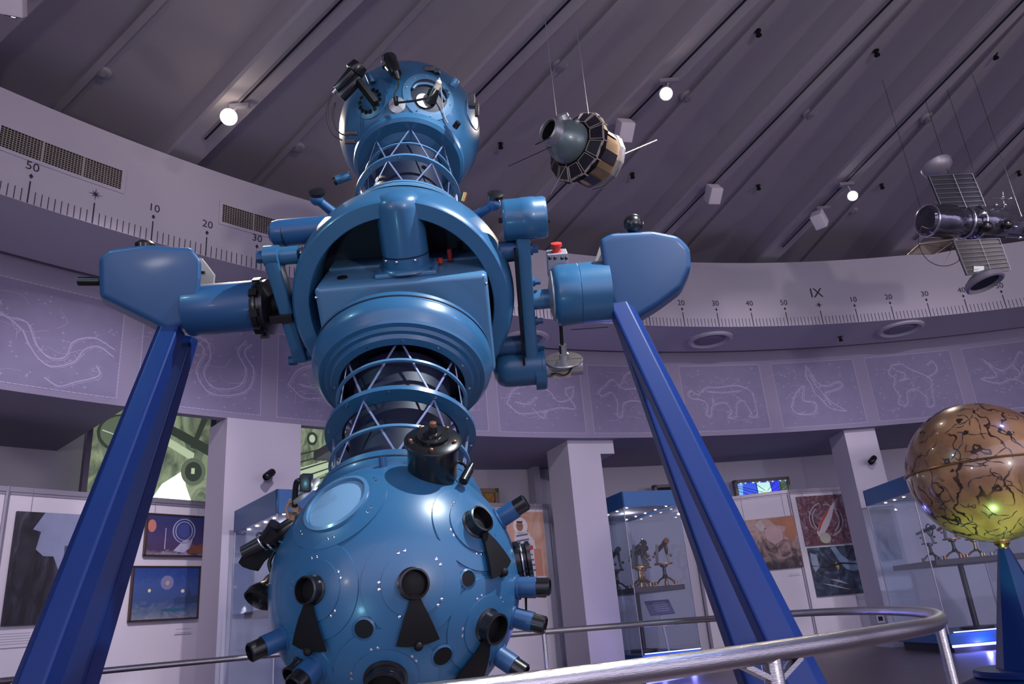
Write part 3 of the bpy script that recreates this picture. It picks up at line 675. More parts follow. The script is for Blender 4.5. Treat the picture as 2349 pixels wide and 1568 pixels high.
art([(.14, .26), (.4, .2), (.7, .08), (.44, .15)], SV, 'blade'); art([(.3, .34), (.5, .3), (.66, .2), (.46, .26)], SV, 'blade'); art([(.46, .62), (.5, .68), (.55, .58), (.52, .5)], mat('ochre_paint', (.5, .36, .12), .6), 'ochre_spark'); art([(.0, .62), (.3, .56), (.6, .62), (.95, .58), (1, .6), (.6, .66), (.3, .59), (.0, .64)], mat('black_line_paint', (.01, .01, .02), .6), 'dark_line')
caption(f, d, n, 1978, 1371, .16, .05, 'tiny caption card under the blue abstract painting')
# things behind the partitions
def plaque(tl, br, r, label, cat, m, fm, name, fw=.05, emit=False):
    A, B = atr(*tl, r), atr(*br, r); d = horiz(B-A).normalized(); n = Vector((-d.y, d.x, 0)); n = n if n.dot(CAM-A) > 0 else -n
    w, h = (B-A).dot(d), abs(A.z-B.z); c = A+d*w/2-Vector((0, 0, h/2)); t = empty(name, c, label, cat); up = Vector((0, 0, 1))
    MB().obox(c, d*(w/2-fw), n*.02, up*(h/2-fw)).build('picture', m, t, smooth=0)
    mb = MB()
    for s in (-1, 1): mb.obox(c+d*s*(w/2-fw/2), d*fw/2, n*.06, up*h/2); mb.obox(c+up*s*(h/2-fw/2), d*w/2, n*.06, up*fw/2)
    mb.build('frame', fm, t, smooth=0)
    return t, c, d, n, w, h
FG = mat('grey_brown_frame', (.16, .13, .12), .5)
m = ramp_mat('stained_glass', [(.0, (.02, .03, .35)), (.32, (.04, .12, .75)), (.42, (.05, .1, .5)), (.5, (.55, .72, .66)), (.7, (.7, .8, .75)), (.84, (.10, .12, .65)), (.92, (.10, .16, .12))], 1.2, 'wave', detail=3, distort=2.5, emit=.9)
t, c, d, n, w, h = plaque((1681, 1102), (1828, 1200), 15.45, 'glowing blue and white stained glass light box above the white partition, under the frieze', 'stained glass', m, FG, 'stained_glass_box', .05)
def sg(pts, col, nm, off=0.):
    P = [c+d*((x-.5)*(w-.1))+Vector((0, 0, 1))*((y-.5)*(h-.1))+n*(.0205+off) for x, y in pts]
    MB().prism(P, n*.002).build(nm, mat('glass_'+nm, tuple(.5*v for v in col), .3, emit=col, es=1.1), t, smooth=0)
sg([(.02, .05), (.40, .05), (.40, .97), (.12, .97)], (.02, .07, .60), 'blue_pane'); sg([(.02, .05), (.12, .97), (.0, .97), (.0, .05)], (.15, .35, .8), 'sky_pane')
sg([(.41, .05), (.72, .05), (.66, .97), (.40, .97)], (.45, .72, .66), 'pale_pane'); sg([(.72, .05), (.84, .05), (.84, .97), (.66, .97)], (.03, .04, .65), 'indigo_pane'); sg([(.85, .05), (1, .05), (1, .97), (.85, .97)], (.06, .10, .07), 'green_pane')
sg([(.56+.13*cos(a), .42+.34*sin(a)) for a in [pi*k/12 for k in range(13)]], (.62, .62, .12), 'yellow_arc', .003)
mb = MB()
for k in range(10):
    a = pi*(.04+.92*k/9); p0 = c+d*(.06*w+.14*w*cos(a))+Vector((0, 0, h*(-.06+.30*sin(a)))); p1 = c+d*max(-w*.45, min(w*.45, .06*w+1.1*w*cos(a)))+Vector((0, 0, h*(-.05+.45*abs(sin(a))**.4)))
    mb.bar(p0+n*.026, p1+n*.026, .012, .006)
for x in (-.1, .16, .33): mb.bar(c+d*w*x+n*.026-Vector((0, 0, h*.42)), c+d*w*x+n*.026+Vector((0, 0, h*.42)), .016, .006)
mb.build('leading', M_MATT, t, smooth=0)
plaque((1092, 1121), (1146, 1190), 15.45, 'small gold picture in a grey frame, half hidden right of the lower ball', 'painting', ramp_mat('gold_paint', [(.3, (.12, .05, .01)), (.6, (.45, .24, .05)), (.9, (.7, .5, .2))], 2.), mat('greyish_gold_frame', (.20, .15, .10), .5), 'painting', .07)
plaque((1497, 1113), (1560, 1150), 15.3, 'dark framed box behind the glass case, left of the right leg', 'light box', M_MATT, FG, 'light_box', .05)

# ---- backlit photographs in the tall bays
def light_box(a, b, r, z0, z1, label, seed, bright):
    P, Q = pol(a, r, 0), pol(b, r, 0); d = (Q-P).normalized(); n = Vector((-d.y, d.x, 0)); n = n if n.dot(horiz(CAM)-P) > 0 else -n
    w = (Q-P).length; c = (P+Q)/2+Vector((0, 0, (z0+z1)/2)); h = z1-z0; up = Vector((0, 0, 1)); t = empty('light_box', (P+Q)/2+Vector((0, 0, z0)), label, 'light box', 'backlit photographs')
    m = ramp_mat('backlit_photo_%d' % seed, [(.25, (.05, .065, .05)), (.42, (.16, .20, .13)), (.55, (.30, .37, .22)), (.75, (.45, .55, .34))], 3.+seed, 'noise', distort=1.2+seed*.4, emit=.55)
    MB().obox(c, d*(w/2-.04), n*.02, up*(h/2-.04)).build('photograph', m, t, smooth=0)
    mb = MB()
    for s in (-1, 1): mb.obox(c+d*s*(w/2-.02), d*.03, n*.06, up*h/2); mb.obox(c+up*s*(h/2-.02), d*w/2, n*.06, up*.03)
    mb.build('frame', mat('dark_lilac_frame', (.14, .12, .17), .5, .3), t, smooth=0)
    def art(pts, mm, nm, off=.0, th=.002):
        P = [c+d*((x-.5)*(w-.08))+up*((y-.5)*(h-.08))+n*(.021+off) for x, y in pts]; return MB().prism(P, n*th).build(nm, mm, t, smooth=0)
    return t, art
B1_ = azi(atr(188, 1100, 15.3)); B2_ = azi(atr(489, 1000, 15.3))
t, art = light_box(B1_, B2_, 15.3, 2.2, 3.78, 'large greenish backlit photograph of instruments behind the left blue legs', 1, 1)
DKP = mat('photo_dark', (.035, .045, .035), .6, emit=(.05, .065, .05), es=.6); LTP = mat('photo_light', (.5, .6, .4), .6, emit=(.42, .52, .33), es=.9); GLW = mat('photo_lamp_glow', (.9, 1, .8), .6, emit=(.88, 1, .78), es=2.6); MDP = mat('photo_mid', (.13, .16, .11), .6, emit=(.13, .17, .11), es=.7)
art(ell(.25, .74, .21, .165), DKP, 'dial_ring'); art(ell(.25, .745, .185, .145), MDP, 'dial_face', off=.003); art([(.08, .76), (.42, .66), (.42, .655), (.08, .75)], LTP, 'dial_line', off=.006); art([(.20, .58), (.26, .58), (.22, .49), (.15, .50)], DKP, 'dial_handle', off=.003)
art([(.60, .34), (.78, .47), (.80, .34), (.86, .20), (.80, .04), (.42, .04)], GLW, 'glowing_dome', off=.001)
art([(.62, .86), (1, .70), (1, .60), (.62, .78)], DKP, 'dark_beam', off=.003); art([(.62, .74), (.86, .62), (.85, .55), (.62, .67)], LTP, 'lit_strip', off=.004)
art(ell(.86, .46, .11, .12), MDP, 'lens_ring', off=.005); art(ell(.86, .46, .075, .085), DKP, 'lens_dark', off=.007); art([(.84, .49), (.87, .49), (.87, .44), (.84, .44)], LTP, 'lens_light', off=.009)
art([(.92, .98), (.97, .96), (.86, .66), (.82, .67)], DKP, 'dark_rod', off=.006)
t, art = light_box(azi(atr(691, 980, 15.3))-.9, azi(atr(800, 1000, 15.3)), 15.3, 2.0, 3.72, 'greenish backlit photograph glimpsed between the white pier and the lattice neck', 2, 1)
art([(.1, .6), (.8, .72), (.8, .62), (.1, .45)], LTP, 'lit_blades', off=.002); art([(.0, .42), (.6, .46), (.6, .12), (.0, .06)], GLW, 'glow', off=.001)
for k in range(5): art([(.15, .44+.07*k), (.9, .60+.06*k), (.9, .61+.06*k), (.15, .455+.07*k)], DKP, 'blade_line', off=.004)
art(ell(.4, .88, .09, .06), DKP, 'round_knob', off=.003); art(ell(.4, .88, .05, .035), LTP, 'knob_centre', off=.005)

# ---- glass show cases
def show_case(near, left, width, h, label, lights=True, head=.20):
    """near: front corner seen nearest, left: the other end of the side face; both floor points"""
    near, left = horiz(near), horiz(left); s = (left-near); sd = s.normalized(); fd = Vector((sd.y, -sd.x, 0))
    if fd.x < 0: fd = -fd
    D = s.length; t = empty('display_case', near, label, 'display case', 'tall glass display cases'); up = Vector((0, 0, 1)); c = near+sd*D/2+fd*width/2
    MB().obox(c+up*.16, sd*D/2, fd*width/2, up*.06, .006).build('plinth', M_CASEB, t, smooth=0)
    MB().obox(c+up*.05, sd*(D/2-.05), fd*(width/2-.05), up*.05).build('plinth_base', M_NAVY, t, smooth=0)
    for k in (-1, 1):
        MB().obox(near+fd*width*(.5+.245*k)+sd*.03+up*.075, fd*width*.235, sd*.014, up*.014).build('light_strip', M_LED, t, smooth=0)
        lamp('strip_glow', 'POINT', near+fd*width*(.5+.245*k)-sd*.10+up*.07, 5, (.25, .25, 1), .02, parent=t)
    # header: four boards and a lamp board
    mb = MB(); th = .012
    mb.obox(near+sd*D/2+fd*th+up*(h-head/2), sd*D/2, fd*th, up*head/2); mb.obox(near+sd*D/2+fd*(width-th)+up*(h-head/2), sd*D/2, fd*th, up*head/2)
    mb.obox(near+fd*width/2+sd*th+up*(h-head/2), fd*width/2, sd*th, up*head/2); mb.obox(near+fd*width/2+sd*(D-th)+up*(h-head/2), fd*width/2, sd*th, up*head/2)
    mb.obox(c+up*(h-.01), sd*(D/2-.001), fd*(width/2-.001), up*.01); mb.build('header', M_CASEB, t, smooth=0)
    MB().obox(c+up*(h-head+.03), sd*(D/2-.03), fd*(width/2-.03), up*.008).build('lamp_board', M_FRZ, t, smooth=0)
    g0, g1 = .22, h-head
    for (p, a, b) in [(near+sd*D/2, sd*D/2, fd), (near+sd*D/2+fd*width, sd*D/2, -fd), (near+fd*width/2, fd*width/2, sd), (near+sd*D+fd*width/2, fd*width/2, -sd)]:
        MB().obox(p+b*.006+up*(g0+g1)/2, a-a.normalized()*.012, b*.004, up*(g1-g0)/2).build('glass_pane', M_GLASS, t, smooth=0)
    for i in (0, 1):
        for j in (0, 1): q = near+sd*(D*i+(.01 if i == 0 else -.01))+fd*(width*j+(.01 if j == 0 else -.01)); MB().obox(q+up*(g0+g1)/2, sd*.006, fd*.006, up*(g1-g0)/2).build('corner_strip', M_ALU, t, smooth=0)
    if lights:
        for i in range(5):
            for j in (0, 1):
                q = near+sd*D*(.1+.2*i)+fd*width*(.15+.7*j)+up*(h-head+.015); MB().lathe(q, -up, [(.015, 0), (.015, .006), (0, .007)], 12).build('lamp', M_DOT, t)
    q = near+sd*D/2+fd*width/2+up*(h-head-.02)
    lamp('case_light', 'POINT', q, 6, (.9, .92, 1), .015, parent=t)
    # blue glow strip under the plinth edge
    MB().obox(near+fd*width/2-sd*.02+up*.235, fd*width*.46, sd*.008, up*.006).build('light_strip', M_LED, t, smooth=0)
    return t, near, sd, fd, D
CH = 2.45
CH = 2.39
c2 = show_case(atz(1425, 1127, CH), atz(1325, 1170, CH), .90, CH, 'glass case with blue header and bronze instruments, left of the right blue leg', head=.22)
CH1 = 2.10
c1 = show_case(atz(635, 1121, CH1), atz(538, 1172, CH1), .78, CH1, 'glass case with blue header half hidden behind the left side of the lower ball', head=.22)
CH3 = 2.16
n3 = atz(2082, 1088, CH3); l3 = atz(1979, 1126, CH3)
c3 = show_case(n3, l3, 1.5, CH3, 'glass case with blue header behind the old golden globe on the right', head=.22)
# instruments
def theodolite(c, s, label, m=M_BRASS, kind=0):
    t = empty('surveying_instrument', c, label, 'instrument', 'old metal instruments in the glass cases'); c = Vector(c); Z = Vector((0, 0, 1))
    for k in range(3):
        a = 2*pi*k/3+.4; q = c+Vector((cos(a), sin(a), 0))*.13*s; MB().tube([c+Z*.10*s, (c+q)/2+Z*.075*s, q+Z*.02*s, q], .012*s, 8).cyl(q, q+Z*.05*s, .022*s, seg=12).build('foot', m, t)
    MB().lathe(c+Z*.08*s, Z, [(.03*s, 0), (.035*s, .02*s), (.02*s, .05*s), (.02*s, .12*s), (.045*s, .13*s), (.045*s, .15*s)], 20).build('column', M_BLACK if kind else m, t)
    MB().ring(c+Z*.24*s, Z, .07*s, .105*s, .018*s, 32).ring(c+Z*.24*s, Z, .0, .03*s, .02*s, 20).bar(c+Z*.24*s-Vector((.09*s, 0, 0)), c+Z*.24*s+Vector((.09*s, 0, 0)), .012*s, .01*s).build('horizontal_circle', m, t)
    mb = MB()
    for sx in (-1, 1): mb.bar(c+Vector((sx*.07*s, 0, .25*s)), c+Vector((sx*.045*s, 0, .46*s)), .022*s, .03*s)
    mb.build('yoke', M_BLACK, t, smooth=0)
    MB().torus(c+Vector((.055*s, 0, .43*s)), (1, 0, 0), .085*s, .009*s, 32).bar(c+Vector((.055*s, -.08*s, .43*s)), c+Vector((.055*s, .08*s, .43*s)), .01*s, .01*s).build('vertical_circle', m, t)
    a = Vector((0.25, -.9, .3 if kind else .15)).normalized(); q = c+Z*.43*s
    MB().lathe(q-a*.2*s, a, [(.016*s, 0), (.02*s, .01*s), (.02*s, .1*s), (.026*s, .11*s), (.026*s, .3*s), (.034*s, .32*s), (.034*s, .38*s), (.03*s, .38*s)], 20).build('telescope', M_BLACK if not kind else m, t)
    for sx in (-1, 1): MB().sph(c+Vector((sx*.1*s, 0, .33*s)), .018*s, 10, 6).build('knob', m, t)
    return t
def table(c, fd, sd, w, dpt, h, label):
    t = empty('display_table', c, label, 'table', 'dark tables inside the glass cases'); up = Vector((0, 0, 1)); c = horiz(c)
    MB().obox(c+up*h, fd*w/2, sd*dpt/2, up*.035, .006).build('tabletop', M_WOOD, t, smooth=0)
    MB().cyl(c+up*.225, c+up*(h-.035), .035, seg=14).cyl(c+up*.225, c+up*.25, .2, seg=24).build('pedestal', M_WOOD, t)
    return t
for (t_, near, sd, fd, D), frac, lab in [(c2, .5, 'dark table in the glass case left of the right leg'), (c3, .5, 'long dark table in the glass case behind the globe'), (c1, .5, 'dark table in the half hidden case left of the lower ball')]:
    wd = (.56 if 'half hidden' in lab else .80) if lab.startswith('dark') else 1.25; cc = near+sd*D*.5+fd*((.78 if 'half hidden' in lab else .90 if wd < 1 else 1.5)/2); hh = 1.05
    table(cc, fd, sd, wd, D*.86, hh, lab); Zt = Vector((0, 0, hh+.036))
    if wd < 1 and 'left of the right leg' in lab:
        theodolite(cc+Zt-sd*.55+fd*.22, 1.25, 'copper-coloured theodolite on the right side of the table in the middle case', M_COPPER, 1)
        theodolite(cc+Zt-sd*.2+fd*.02, 1.35, 'tall brass and copper instrument in the centre of the middle case', M_COPPER)
        theodolite(cc+Zt+sd*.5-fd*.2, 1.2, 'small dark instrument on the left end of the middle case table', M_BLACK, 1)
        theodolite(cc+Zt+sd*.12-fd*.24, 1.2, 'dark levelling instrument behind the tall brass one in the middle case', M_BLACK, 1)
        theodolite(cc+Zt+sd*.15+fd*.22, 1.25, 'copper instrument at the back right of the middle case table', M_COPPER, 0)
        theodolite(cc+Zt-sd*.52-fd*.16, 1.15, 'brass transit instrument at the near corner of the middle case table', M_BRASS)
        for k, (u, v) in enumerate([(-.70, .0), (-.70, .25)]):
            q = cc+Zt+sd*u+fd*v; MB_ = MB().obox(q+Vector((0, 0, .003)), fd*.07, sd*.05, Vector((0, 0, .003))); tag(MB_.build('information_card', M_WHITE, smooth=0), ['white card lying on the table edge below the copper theodolite', 'white card on the table edge at the right end of the middle case'][k], 'card', 'white cards on the case table')
    elif wd > 1:
        for k, (u, v, s, mm, l) in enumerate([(-.3, -.50, .9, M_BLACK, 'thin black folding-leg instrument at the left end of the right case'), (-.3, -.19, 1.05, M_COPPER, 'tall copper instrument under the yellow lamp in the right case'), (-.25, .12, .95, M_BRASS, 'brass instrument beside the tall copper one in the right case'), (-.3, .42, .95, M_SILV, 'silvery instrument in the right case just left of the globe stem')]):
            theodolite(cc+Zt+sd*u+fd*v, s, l, mm, k % 2)
    else:
        theodolite(cc+Zt+fd*.1, .8, 'small brass instrument in the half hidden left case', M_BRASS)
# tripod legs and caption board in the middle case
t_, near, sd, fd, D = c2
q = near+sd*.40+fd*.60
t = empty('information_board', q, 'tilted grey text board under the table in the middle glass case', 'information board')
up = Vector((0, 0, 1)); bn = (-sd*.8+up*.6).normalized(); bu = bn.cross(fd).normalized()
bc = q+up*.80-fd*.05
MB().obox(bc, fd*.19, bu*.12, bn*.008).build('board', mat('slate_board', (.13, .12, .22), .5), t, smooth=0)
mb = MB()
for k in range(5): mb.obox(bc+bn*.0095+bu*(.075-.035*k)*(1 if bu.z > 0 else -1)+fd*.02, fd*(.12 if k % 2 else .10), bu*.007, bn*.001)
mb.build('text_line', M_LINE, t, smooth=0)
MB().bar(bc-bn*.01, q+up*.225, .03, .03).build('stand', M_ALU, t, smooth=0)

# ---- two small security cameras on the piers
def sec_cam(x, y, r, label):
    p = atr(x, y, r); t = empty('security_camera', p, label, 'camera'); n = (horiz(CAM)-horiz(p)).normalized(); sdv = Vector((n.y, -n.x, 0))
    w = p-n*(.16)
    MB().cyl(w, w+n*.02, .05, seg=20).tube([w, w+n*.08-Vector((0, 0, .02)), p], .013, 8).build('bracket', M_ALU, t)
    ax = (n*.6+sdv*.5-Vector((0, 0, .55))).normalized()
    MB().lathe(p-ax*.09, ax, [(.0, 0), (.04, .0), (.045, .02), (.045, .13), (.038, .14), (.035, .12), (0, .12)], 20).build('body', M_BLACK, t)
    MB().sph(p+ax*.035, .02, 12, 8).build('lens', M_GLASS, t)
sec_cam(615, 1090, 13.26, 'small dark camera on the white pier above the half hidden case')
sec_cam(2000, 1056, 13.44, 'small dark camera on the pier left of the golden globe')

# ---- low platform with blue light strips along the right wall
def strip(x0, y0, x1, y1, z, label):
    p, q = atz(x0, y0, z), atz(x1, y1, z); t = empty('light_strip', (p+q)/2, label, 'light strip', 'blue light strips near the floor')
    MB().cyl(p, q, .022, seg=10).build('tube', M_LED, t); MB().bar(p-Vector((0, 0, .03)), q-Vector((0, 0, .03)), .05, .02).build('channel', M_ALU, t, smooth=0)
    for k in (.25, .75): lamp('strip_glow', 'POINT', p+(q-p)*k+(horiz(CAM)-horiz(p)).normalized()*.12+Vector((0, 0, .06)), 9, (.25, .25, 1), .05, parent=t)
strip(1478, 1560, 1565, 1546, .09, 'glowing blue strip on the floor seen below the near handrail')
# socket
p = atr(2020, 1418, 13.55); t = empty('wall_socket', p, 'small dark wall socket low on the right pier', 'socket')
n = (horiz(CAM)-horiz(p)).normalized(); MB().obox(p, Vector((n.y, -n.x, 0))*.05, n*.012, (0, 0, .06), .004).build('plate', M_ALU, t, smooth=0); MB().obox(p+n*.012, Vector((n.y, -n.x, 0))*.03, n*.004, (0, 0, .03)).build('outlet', M_MATT, t, smooth=0)

# ---- celestial globe
GC = aty(2251, 1081, 4.5); GR = .395
def globe_mat():
    m = bpy.data.materials.new('old_globe_varnish'); m.use_nodes = True; nt = m.node_tree; b = nt.nodes['Principled BSDF']; N = nt.nodes.new; L = nt.links.new
    tc = N('ShaderNodeTexCoord'); n = N('ShaderNodeTexNoise'); n.inputs['Scale'].default_value = 5; n.inputs['Detail'].default_value = 5
    L(tc.outputs['Object'], n.inputs['Vector'])
    v = N('ShaderNodeTexWave'); v.inputs['Scale'].default_value = 2.6; v.inputs['Distortion'].default_value = 14; v.inputs['Detail'].default_value = 3; v.inputs['Detail Scale'].default_value = 2.2; L(tc.outputs['Object'], v.inputs['Vector'])
    cr = N('ShaderNodeValToRGB'); e = cr.color_ramp.elements; e[0].position = .40; e[0].color = (.40, .22, .10, 1); e[1].position = .62; e[1].color = (.22, .11, .05, 1); L(n.outputs[0], cr.inputs[0])
    c2_ = N('ShaderNodeValToRGB'); e = c2_.color_ramp.elements; e[0].position = .045; e[0].color = (0, 0, 0, 1); e[1].position = .085; e[1].color = (1, 1, 1, 1); L(v.outputs[0], c2_.inputs[0])
    n2 = N('ShaderNodeTexNoise'); n2.inputs['Scale'].default_value = 2.3; L(tc.outputs['Object'], n2.inputs['Vector'])
    c3_ = N('ShaderNodeValToRGB'); e = c3_.color_ramp.elements; e[0].position = .44; e[0].color = (0, 0, 0, 1); e[1].position = .50; e[1].color = (1, 1, 1, 1); L(n2.outputs[0], c3_.inputs[0])
    mxx = N('ShaderNodeMath'); mxx.operation = 'MAXIMUM'; L(c2_.outputs[0], mxx.inputs[0]); L(c3_.outputs[0], mxx.inputs[1])
    mx = N('ShaderNodeMix'); mx.data_type = 'RGBA'; mx.inputs[6].default_value = (.03, .015, .008, 1); L(cr.outputs[0], mx.inputs[7]); L(mxx.outputs[0], mx.inputs[0]); L(mx.outputs[2], b.inputs['Base Color'])
    b.inputs['Roughness'].default_value = .28; b.inputs['Coat Weight'].default_value = .8; b.inputs['Coat Roughness'].default_value = .06; return m
t = empty('celestial_globe', GC-Vector((0, 0, GR)), 'large golden-brown globe with drawn constellation figures on a blue tapered stand', 'globe')
gl = MB().sph(GC, GR, 96, 60).build('sphere', globe_mat(), t, smooth=60)
MB().torus(GC+Vector((0, 0, .02)), (0, 0, 1), GR+.006, .006, 96, 8).build('equator_ring', M_BRASS, t)
# figures inked on the globe
mb = MB(); rg = random.Random(11)
cdir = (CAM-GC).normalized(); ux = Vector((0, 0, 1)).cross(cdir).normalized(); uy = cdir.cross(ux)
for k in range(70):
    a0, e0 = rg.uniform(-1.2, 1.2), rg.uniform(-1.2, 1.2); pts = []; a, e = a0, e0; da, de = rg.uniform(-1, 1), rg.uniform(-1, 1)
    for j in range(9):
        pts.append(GC+(cdir*cos(a)*cos(e)+ux*sin(a)*cos(e)+uy*sin(e)).normalized()*(GR+.0005)); da += rg.uniform(-1.0, 1.0); de += rg.uniform(-1.0, 1.0); l = math.hypot(da, de)+.01; a += .055*da/l; e += .055*de/l
    P = crom(pts, 5); P = [GC+(q-GC).normalized()*(GR+.0004) for q in P]
    mb.tube(P, [.0008+.0020*abs(sin(pi*i/len(P)*3)) for i in range(len(P))], 5)
mb.build('inked_figure', M_INK, t)['kind'] = 'stuff'
# six-sided tapering stem, collar and round dished plinth
gb = GC-Vector((0, 0, GR))
MB().lathe(gb+Vector((0, 0, .01)), (0, 0, -1), [(0, 0), (.035, 0), (.04, .02), (.028, .035), (.028, .05)], 24).build('bottom_nut', M_BRASS, t)
MB().lathe(gb-Vector((0, 0, .03)), (0, 0, -1), [(.028, 0), (.034, .02), (.20, .62)], 7, up=(.4, -1, 0)).build('stem', M_LEG, t, smooth=20)
MB().lathe(gb-Vector((0, 0, .65)), (0, 0, -1), [(.30, 0), (.31, .01), (.31, .03), (.30, .035)], 48).build('stem_flange', M_LEG, t)
zb_ = (gb-Vector((0, 0, .685))).z
MB().lathe((gb.x, gb.y, 0), (0, 0, 1), [(.82, 0), (.84, .02), (.84, .06), (.80, .09), (.34, zb_-.02), (.30, zb_)], 64).build('plinth', M_LEG, t)
pd = Vector((-.42, -.9, 0)).normalized(); sdv = Vector((pd.y, -pd.x, 0)); 
sl = (Vector((.34, 0, zb_-.02))-Vector((.96, 0, .09))); 
lp = Vector((gb.x, gb.y, 0))+pd*.56; lz = .09+(zb_-.11)*((.80-.56)/.46); slope = (-pd*.46+Vector((0, 0, zb_-.11))).normalized(); ln = slope.cross(sdv).normalized(); ln = ln if ln.z > 0 else -ln
MB().obox(lp+Vector((0, 0, lz+.008))+ln*.006, sdv*.17, slope*.022, ln*.004).build('label_plate', M_WHITE, t, smooth=0)
MB().obox(lp+Vector((0, 0, lz+.008))+ln*.0108, sdv*.13, slope*.004, ln*.0006).build('label_text', M_INK, t, smooth=0)
lamp('globe_lamp', 'SPOT', (2.35, 3.95, .42), 34, (.50, 1.0, .28), .03, GC-Vector((-.05, 0, .2)), 50, .6)

# ---- polished handrail round the projector
RZ = .70
rp = [(-4.2, 5.2), (-4.5, 6.0), (-4.3, 6.6), (-3.9, 7.3), (-3.2, 7.85), (-2.2, 8.15), (0, 8.15), (1.2, 7.85), (1.95, 7.2), (2.28, 6.2), (2.22, 5.1), (1.93, 4.02), (1.45, 3.02), (1.0, 2.55), (.68, 2.28), (.27, 1.98), (-.25, 1.72), (-.9, 1.52), (-1.7, 1.45)]
rail_pts = [Vector((x*.74, y*.74, RZ)) for x, y in rp]
t = empty('handrail', (1.93, 4.02, 0), 'polished steel handrail curving round the blue projector', 'handrail')
path = crom(rail_pts, 10)
MB().tube(path, .0205, 20).build('top_tube', M_STEEL, t, smooth=60)
def rpost(x, y, r=.017):
    x, y = x*.74, y*.74
    MB().cyl((x, y, 0), (x, y, RZ-.012), r, seg=18).lathe((x, y, 0), (0, 0, 1), [(.06, 0), (.06, .008), (.025, .02), (.022, .04)], 24).build('post', M_STEEL, t)
rpost(0.07, 8.14); rpost(-4.27, 6.66); rpost(1.88, 3.88); rpost(.62, 2.24, .02); rpost(2.1, 6.95)
MB().bar((.45, 1.65, RZ-.05), (.39, 1.61, RZ-.018), .02, .01).bar((.47, 1.665, RZ-.05), (.53, 1.71, RZ-.018), .02, .01).build('bracket', M_STEEL, t, smooth=0)
tag(t)

def fpt(x, y, D): return CAM+ray(x, y)*D

# ================================================================== HANGING SATELLITES
D1 = 6.14; c = fpt(1316, 333, D1); vw = (c-CAM).normalized()
AF = (RV*(-.736)+UV*.249-F3*.63).normalized(); u = .275
S = empty('satellite_model', c, 'hanging drum satellite with flared twelve-sided collar and round dome, left of centre', 'satellite model')
AX, sa, sb = basis(AF, UV)
def SP(s, r, a): return c+AF*(s*u)+(sa*cos(a)+sb*sin(a))*(r*u)
M_DOME = mat('grey_green_dome', (.16, .22, .23), .35, .4, .2, noise=.25, nscale=5)
MB().lathe(c+AF*.02, AF, [(.62*u, 0)]+[(.64*u*cos(pi/2*k/12), .02+.80*u*sin(pi/2*k/12)) for k in range(13)], 48).build('dome', M_DOME, S)
MB().lathe(c, AF, [(.66*u, .08*u), (1.08*u, -.12*u), (1.08*u, -.28*u), (.74*u, -.20*u), (.74*u, -.1*u)], 12, cap=False).build('collar', M_MATT, S, smooth=10)
mb = MB(); mf = MB()
for k in range(12):
    a0, a1 = 2*pi*(k+.07)/12, 2*pi*(k+.93)/12
    q = [SP(.08-.2*.12, .66+.42*.12, a0), SP(.08-.2*.12, .66+.42*.12, a1), SP(.08-.2*.93, .66+.42*.93, a1), SP(.08-.2*.93, .66+.42*.93, a0)]
    MB().prism(q, AF*.004).build('solar_panel', M_SOLAR, S, smooth=0)
    for p_, q_ in [(0, 1), (1, 2), (2, 3), (3, 0)]: mf.bar(q[p_]+AF*.004, q[q_]+AF*.004, .007, .004)
    e0, e1 = SP(-.12, 1.08, 2*pi*k/12), SP(-.12, 1.08, 2*pi*(k+1)/12); mf.bar(e0, e1, .008, .008); mf.bar(e0, SP(-.28, 1.08, 2*pi*k/12), .008, .008)
mf.build('collar_trim', M_BEIGE, S, smooth=0)
MB().lathe(c, -AF, [(.80*u, .22*u), (.84*u, .3*u), (.84*u, 1.25*u), (.78*u, 1.30*u), (.0, 1.32*u)], 12, cap=False).build('body', M_GOLD, S, smooth=10)
for k in range(12):
    a0, a1 = 2*pi*(k+.12)/12, 2*pi*(k+.88)/12
    ro = .855
    if k % 2 == 0: MB().prism([SP(-.36, ro*.985, a0), SP(-.36, ro*.985, a1), SP(-1.0, ro*.985, a1), SP(-1.0, ro*.985, a0)], ((sa*cos((a0+a1)/2)+sb*sin((a0+a1)/2)))*.005).build('solar_panel', M_SOLAR, S, smooth=0)
MB().ring(c-AF*1.12*u, AF, .80*u, .90*u, .10*u, 12).ring(c-AF*1.27*u, AF, .74*u, .88*u, .05*u, 12).build('rear_rim', M_SILV, S, smooth=10)
# round port and its dark opening, thruster, hatch
pa = (AF*.97-RV*.06+UV*.03).normalized(); pc = c+AF*.05*u
MB().lathe(pc+pa*.62*u, pa, [(.40*u, 0), (.38*u, .36*u), (.33*u, .40*u), (.31*u, .38*u), (.30*u, .10*u), (0, .10*u)], 40, cap=False).build('camera_port', M_SILV, S)
MB().lathe(pc+pa*.62*u, pa, [(.30*u, .30*u), (0, .30*u)], 32).build('port_glass', M_MATT, S)
pb = (AF*.45+UV*.80-RV*.10).normalized()
MB().lathe(pc+pb*.58*u, pb, [(.24*u, 0), (.22*u, .3*u), (.17*u, .34*u), (.10*u, .34*u), (.09*u, .26*u), (0, .26*u)], 28, cap=False).build('top_nozzle', M_SILV, S)
pd_ = (AF*.75-UV*.55-RV*.05).normalized(); mb = MB()
for a in range(5):
    q = c+(AF*.72+RV*(.25*cos(a*1.3))-UV*(.35+.1*sin(a*2))).normalized()*.74*u; mb.sph(q, .035*u, 10, 6)
mb.sph(c+(AF*.62+RV*.5+UV*.28).normalized()*.73*u, .09*u, 14, 8).build('sensor_stud', M_SILV, S)
pq = c+(AF*.85-RV*.12-UV*.30).normalized()*.74*u; nn = (pq-c).normalized(); _, ua, ub = basis(nn)
MB().prism([pq+ua*.2*u, pq+ub*.13*u, pq-ua*.2*u, pq-ub*.10*u], nn*.012).build('dark_patch', M_MATT, S, smooth=0)
